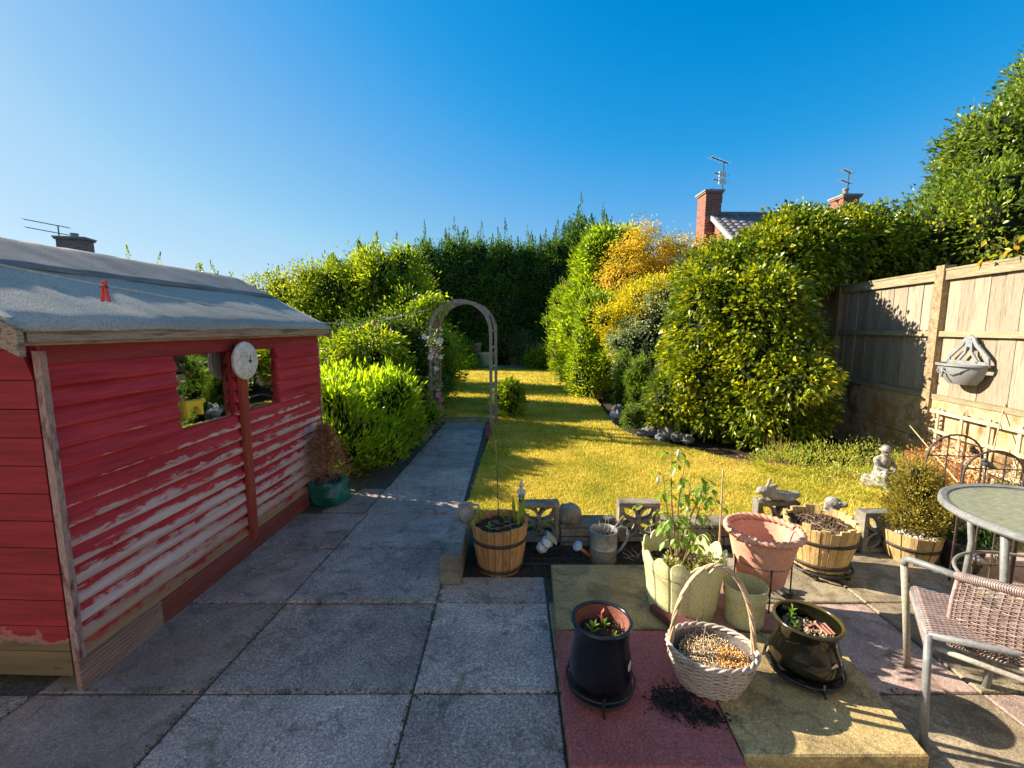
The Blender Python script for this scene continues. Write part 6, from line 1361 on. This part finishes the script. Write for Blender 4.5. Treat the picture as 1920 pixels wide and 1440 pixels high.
# dark planting under the table
shrub('shaded_conifer', 'dark spreading conifer in the shade beneath the glass table', 'shrub', (3.05, 2.72, 0), [(0, 0, .28, .18, .12, .2), (.05, 0, .42, .14, .1, .12)], 2600, F_dark, (.4, .01), L_=.04, W_=.008, cl_r=.025, up=0, seed=98, ck=.5)
urn('dark_planter', 'black pot standing behind the wire panel under the table', (2.92, 2.72, 0), .12, .2, M_black)
q_ = D(1880, 1085, 2.2); rf_ = thing('red_flowers', 'small cluster of red blooms on the ground between the table legs', 'flowers', (q_.x, 2.2, 0))
b = MB()
for k in range(26):
    p = Vector((q_.x+rr.gauss(0, .03), 2.2+rr.gauss(0, .02), .10+rr.gauss(0, .008))); b.ball(tuple(p), .009, 6, 4)
b.build('blooms', mat('red blooms', (.6, .04, .02), (.75, .09, .05), 20), rf_, kind='stuff')
foliage('leaves', F_rose, rf_, [(q_.x, 2.2, .05, .06, .05, .045)], 250, L_=.03, W_=.015, cl_r=.02, seed=99)
MB().box((3.25, 2.95, .33), (.2, .16, .02), bev=.004).build('dark_tray', M_black, label='dark flat tray on a shelf seen just above the table top', cat='tray')

# ------------------------------------------------------------------ trellis and wall planter on the fence
tre = thing('trellis', 'square-grid timber trellis leaning on the fence at the right', 'trellis', FM @ Vector((-.10, -.9, 0)))
M_trel = mat('pale trellis slats', (.40, .31, .18), (.60, .50, .34), 9, .8, .003, (3, .5, 3), objvar=.2)
for k in range(5): MB(FM).box((-.075-.0, -.23-.29*k, .36), (.014, .032, .76)).build('slat', M_trel, tre)
for z in (.09, .28, .50, .70): MB(FM).box((-.092, -.80, z), (.014, 1.3, .034)).build('slat', M_trel, tre)
plnt = thing('wall_planter', 'grey plastic half-round wall planter with arched fretted back on the fence', 'wall planter', FM @ Vector((-.05, -.45, 1.0)))
M_greyp = mat('grey plastic', (.20, .21, .22), (.28, .29, .30), 5, .5, .0008)
PM = FM @ Matrix.Translation((-.045, -.46, 1.20))      # local y along the fence, -x towards us
b = MB(PM); n = 26; cols = []
for k in range(n+1):
    a = math.pi*k/n; dx, dy = -math.sin(a), math.cos(a)
    L_ = [(.0, -.19), (.55, -.185), (.80, -.12), (.93, -.05), (.955, -.012), (1.06, -.008), (1.07, .010), (1.0, .014), (.90, -.02), (.8, -.09)]
    cols.append([(dx*.20*r-.0, dy*.235*r, z) for r, z in L_])
m_ = len(cols[0]); b.add(sum(cols, []), [(k*m_+i, k*m_+i+1, (k+1)*m_+i+1, (k+1)*m_+i) for k in range(n) for i in range(m_-1)])
b.build('basin', M_greyp, plnt, True, autosm=35)
b = MB(PM); n = 20; v = [(-.0, 0, -.06)]+[(-math.sin(math.pi*k/n)*.17, math.cos(math.pi*k/n)*.20, -.05+.012*mnoise.noise(Vector((k, 0, 0)))) for k in range(n+1)]; b.add(v, [(0, k+1, k+2) for k in range(n)]); b.build('soil', M_soilb, plnt)
foliage('weeds', F_weed, plnt, [tuple(PM @ Vector((-.08, .0, -.035)))+(.08, .13, .02)], 160, L_=.03, W_=.008, cl_r=.02, seed=101)
PB = PM @ Matrix.Rotation(R(90), 4, 'Z')               # prism polys in the plane of the fence
b = MB(PB)
def arc_(pts, w): ribbon(b, pts, w, -.004, .012)
arc_([(-.225, .0), (-.215, .07), (-.15, .13), (-.08, .19), (-.045, .245), (0, .27), (.045, .245), (.08, .19), (.15, .13), (.215, .07), (.225, .0)], .034)
arc_([(-.235, .012), (.235, .012)], .05); arc_([(-.02, .25), (-.035, .12), (-.12, .02)], .026); arc_([(.02, .25), (.035, .12), (.12, .02)], .026); arc_([(0, .25), (0, .17)], .03)
b.build('back_plate', M_greyp, plnt)
b = MB(PM)
for s_ in (-1, 1): b.tube([(-.204, 0, -.05), (-.19, s_*.06, -.085), (-.165, s_*.12, -.065), (-.12, s_*.175, -.03)], .005, 6)
b.tube([(-.206, .0, -.03), (-.204, .0, -.12)], .009, 6); b.build('swag_relief', M_greyp, plnt, True)
stick('garden_cane', 'thin brown cane leaning against the trellis', 'cane', D(1842, 920, 3.5), D(1884, 758, 3.85), .006, M_cane, 6)

# ------------------------------------------------------------------ glass table
c = Vector((2.435, 1.81, 0)); tb_ = thing('patio_table', 'round patio table with ripple glass top and grey metal rim', 'table', c)
M_mg = mat('grey powder coat', (.15, .155, .155), (.24, .245, .24), 20, .45, .0006); M_mrust = mat('rusting grey tube', (.25, .12, .07), (.42, .36, .28), 9, .6, .002, (1, 1, .6), c3=(.40, .40, .36))
def tglass():
    t = NT('rippled table glass'); g = t.noise(22, 3, .6, (1, 3, 1), .4); b1 = t.bsdf(t.ramp(g, [(.3, (.17, .21, .15)), (.7, (.34, .38, .27))]), .12, t.bump(g, .004, .5), 0, .7)
    tr = t.n('ShaderNodeBsdfTransparent'); tr.inputs[0].default_value = (.6, .7, .6, 1); m = t.n('ShaderNodeMixShader'); m.inputs[0].default_value = .72; t.l(tr.outputs[0], m.inputs[1]); t.l(b1, m.inputs[2]); return t.done(m.outputs[0])
RT = .43; MB(Matrix.Translation(c)).lathe([(0, .722), (RT-.012, .722), (RT-.012, .728), (0, .728)], n=64).build('glass_top', tglass(), tb_)
MB(Matrix.Translation(c)).lathe([(RT-.02, .718), (RT+.004, .705), (RT+.012, .715), (RT+.010, .735), (RT, .74), (RT-.02, .734), (RT-.02, .718)], n=72).build('rim', M_mg, tb_, True, autosm=40)
for k, a in enumerate((R(100), R(190), R(280), R(10))):
    d = Vector((math.cos(a), math.sin(a), 0)); MB().tube([c+d*.40+Vector((0, 0, .71)), c+d*.36+Vector((0, 0, .45)), c+d*.38+Vector((0, 0, .0))], .014, 10).build('leg', M_mg, tb_, True)
MB().tube([c+Vector((.355*math.cos(a), .355*math.sin(a), .40)) for a in [2*math.pi*i/40 for i in range(40)]], .008, 7, closed=True).build('brace_ring', M_mg, tb_, True)
# ------------------------------------------------------------------ chair
A0, A1 = Vector((1.83, 1.87, 0)), D(1697, 1046, 1.80)
B0, B1 = Vector((1.52, 1.455, 0)), D(1741, 1188, 1.50)
C1 = D(1795, 1080, 1.60); C2 = D(1920, 1112, 1.42); C3 = C2+Vector((.05, -.16, .015)); C4 = C3+Vector((.16, -.16, 0)); C5 = C4+Vector((.28, -.02, -.0))
ch = thing('patio_chair', 'metal patio chair with brown woven back, cut by the right edge', 'chair', ((A0+B0)/2))
MB().tube([A0, A0.lerp(A1, .5), A1-Vector((0, 0, .03))], .0135, 12).build('leg', mat('rusty olive tube', (.20, .15, .09), (.36, .33, .26), 8, .6, .002, c3=(.28, .25, .18)), ch, True)
MB().tube([A1-Vector((0, 0, .032)), A1-Vector((-.0, .0, .012)), A1+Vector((.004, -.012, 0)), A1.lerp(C1, .12), C1], .0140, 12).build('arm_tube', M_mg, ch, True)
MB().tube([A0.lerp(A1, .80), A0.lerp(A1, .845)], .0165, 10).build('rust_collar', mat('flaking rust', (.12, .04, .02), (.28, .12, .07), 60, .95, .006), ch, True)
MB().tube([B0, B0.lerp(B1, .6), B1], .0125, 12).build('leg', M_mg, ch, True)
C6 = C5+Vector((.30, .30, 0)); MB().tube([C6, C6+Vector((.02, .03, -.3)), (C6.x+.05, C6.y+.05, 0)], .0125, 12).build('leg', M_mg, ch, True)
MB().tube([(C4.x+.02, C4.y-.05, 0), C4+Vector((0, -.01, -.3)), C4-Vector((0, 0, .02))], .0125, 12).build('leg', M_mg, ch, True)
S1 = D(1748, 1212, 1.50); S2 = D(1925, 1278, 1.36); MB().tube([S1, S1.lerp(S2, .5), S2, S2+(S2-S1)], .010, 9).build('stretcher', M_mrust, ch, True)
M_weave = mat('brown grey plastic weave', (.09, .06, .05), (.23, .16, .14), 25, .5, .001, c3=(.18, .125, .11)); M_weavel = mat('pale plastic weave', (.24, .17, .15), (.42, .32, .29), 25, .5, .001)
rail = bez([C1, C2, C3, C4, C5, C6], 60)
def at_(u): k = u*(len(rail)-1); i = min(int(k), len(rail)-2); return rail[i].lerp(rail[i+1], k-i)
def nrm_(u): d = at_(min(u+.02, 1))-at_(max(u-.02, 0)); return Vector((d.y, -d.x, 0)).normalized()
MB().tube([at_(i/50) for i in range(51)], .0155, 10).build('back_rail', M_mg, ch, True)
P = []; NW = 150
for i in range(NW*8):
    u = i/(NW*8); c0 = at_(u); d = (at_(min(u+.01, 1))-at_(max(u-.01, 0))).normalized(); s_ = d.cross(Vector((0, 0, 1))).normalized(); w_ = s_.cross(d); a = 2*math.pi*i/8
    P.append(c0+(s_*math.cos(a)+w_*math.sin(a))*.0165)
MB().tube(P, .0026, 4).build('rail_wrapping', M_weavel, ch, True)
def hgt(u): return .27-.02*math.sin(min(u*3.0, 1)*math.pi/2)
def bk(u, v): return at_(u)-Vector((0, 0, .018+hgt(u)*v))+nrm_(u)*(.018*math.sin(v*math.pi))
ribs = 40; strands = 34
for j in range(strands):
    v_ = (j+.5)/strands; P = []
    for i in range(ribs*6+1):
        u = i/(ribs*6)*.99+.004; P.append(bk(u, v_)+nrm_(u)*.0040*math.cos(math.pi*i/6*1.0+math.pi*(j % 2)))
    MB().tube(P, .0028, 4).build('woven_strand', M_weave if j % 9 else M_weavel, ch, True)
b = MB()
for i in range(ribs+1):
    u = i/ribs*.99+.004; b.tube([bk(u, v/8) for v in range(9)], .0035, 5)
b.build('back_ribs', M_weave, ch, True, kind='stuff')
MB().tube([bk(.004, v/8) for v in range(9)]+[bk(u, 1) for u in [i/40 for i in range(1, 41)]], .008, 7).build('back_edge', M_weavel, ch, True)
# seat with rolled edge
q0, q1, q2, q3 = D(1722, 1098, 1.78), D(1742, 1190, 1.50), D(1800, 1215, 1.50), D(1795, 1092, 1.72)
zS = .43
q2 = Vector((2.0, 1.30, zS)); q3 = Vector((2.22, 1.62, zS)); q0 = Vector((1.745, 1.80, zS)); q1 = Vector((1.53, 1.50, zS))
for (a, c_) in ((q0, q1), (q1, q2), (q2, q3), (q3, q0)): MB().tube([a, a.lerp(c_, .5), c_], .012, 8).build('seat_rail', M_mg, ch, True)
for j in range(44):
    t_ = (j+.5)/44; a = q0.lerp(q1, t_); c_ = q3.lerp(q2, t_); P = []
    for i in range(31): u = i/30; P.append(a.lerp(c_, u)+Vector((0, 0, .013-.02*math.sin(math.pi*u)+.0022*math.cos(math.pi*i+math.pi*(j % 2)))))
    P = [a+Vector((-.006, 0, -.05)), a+Vector((-.012, 0, -.02))]+P; MB().tube(P, .0034, 4).build('seat_strand', M_weavel, ch, True)
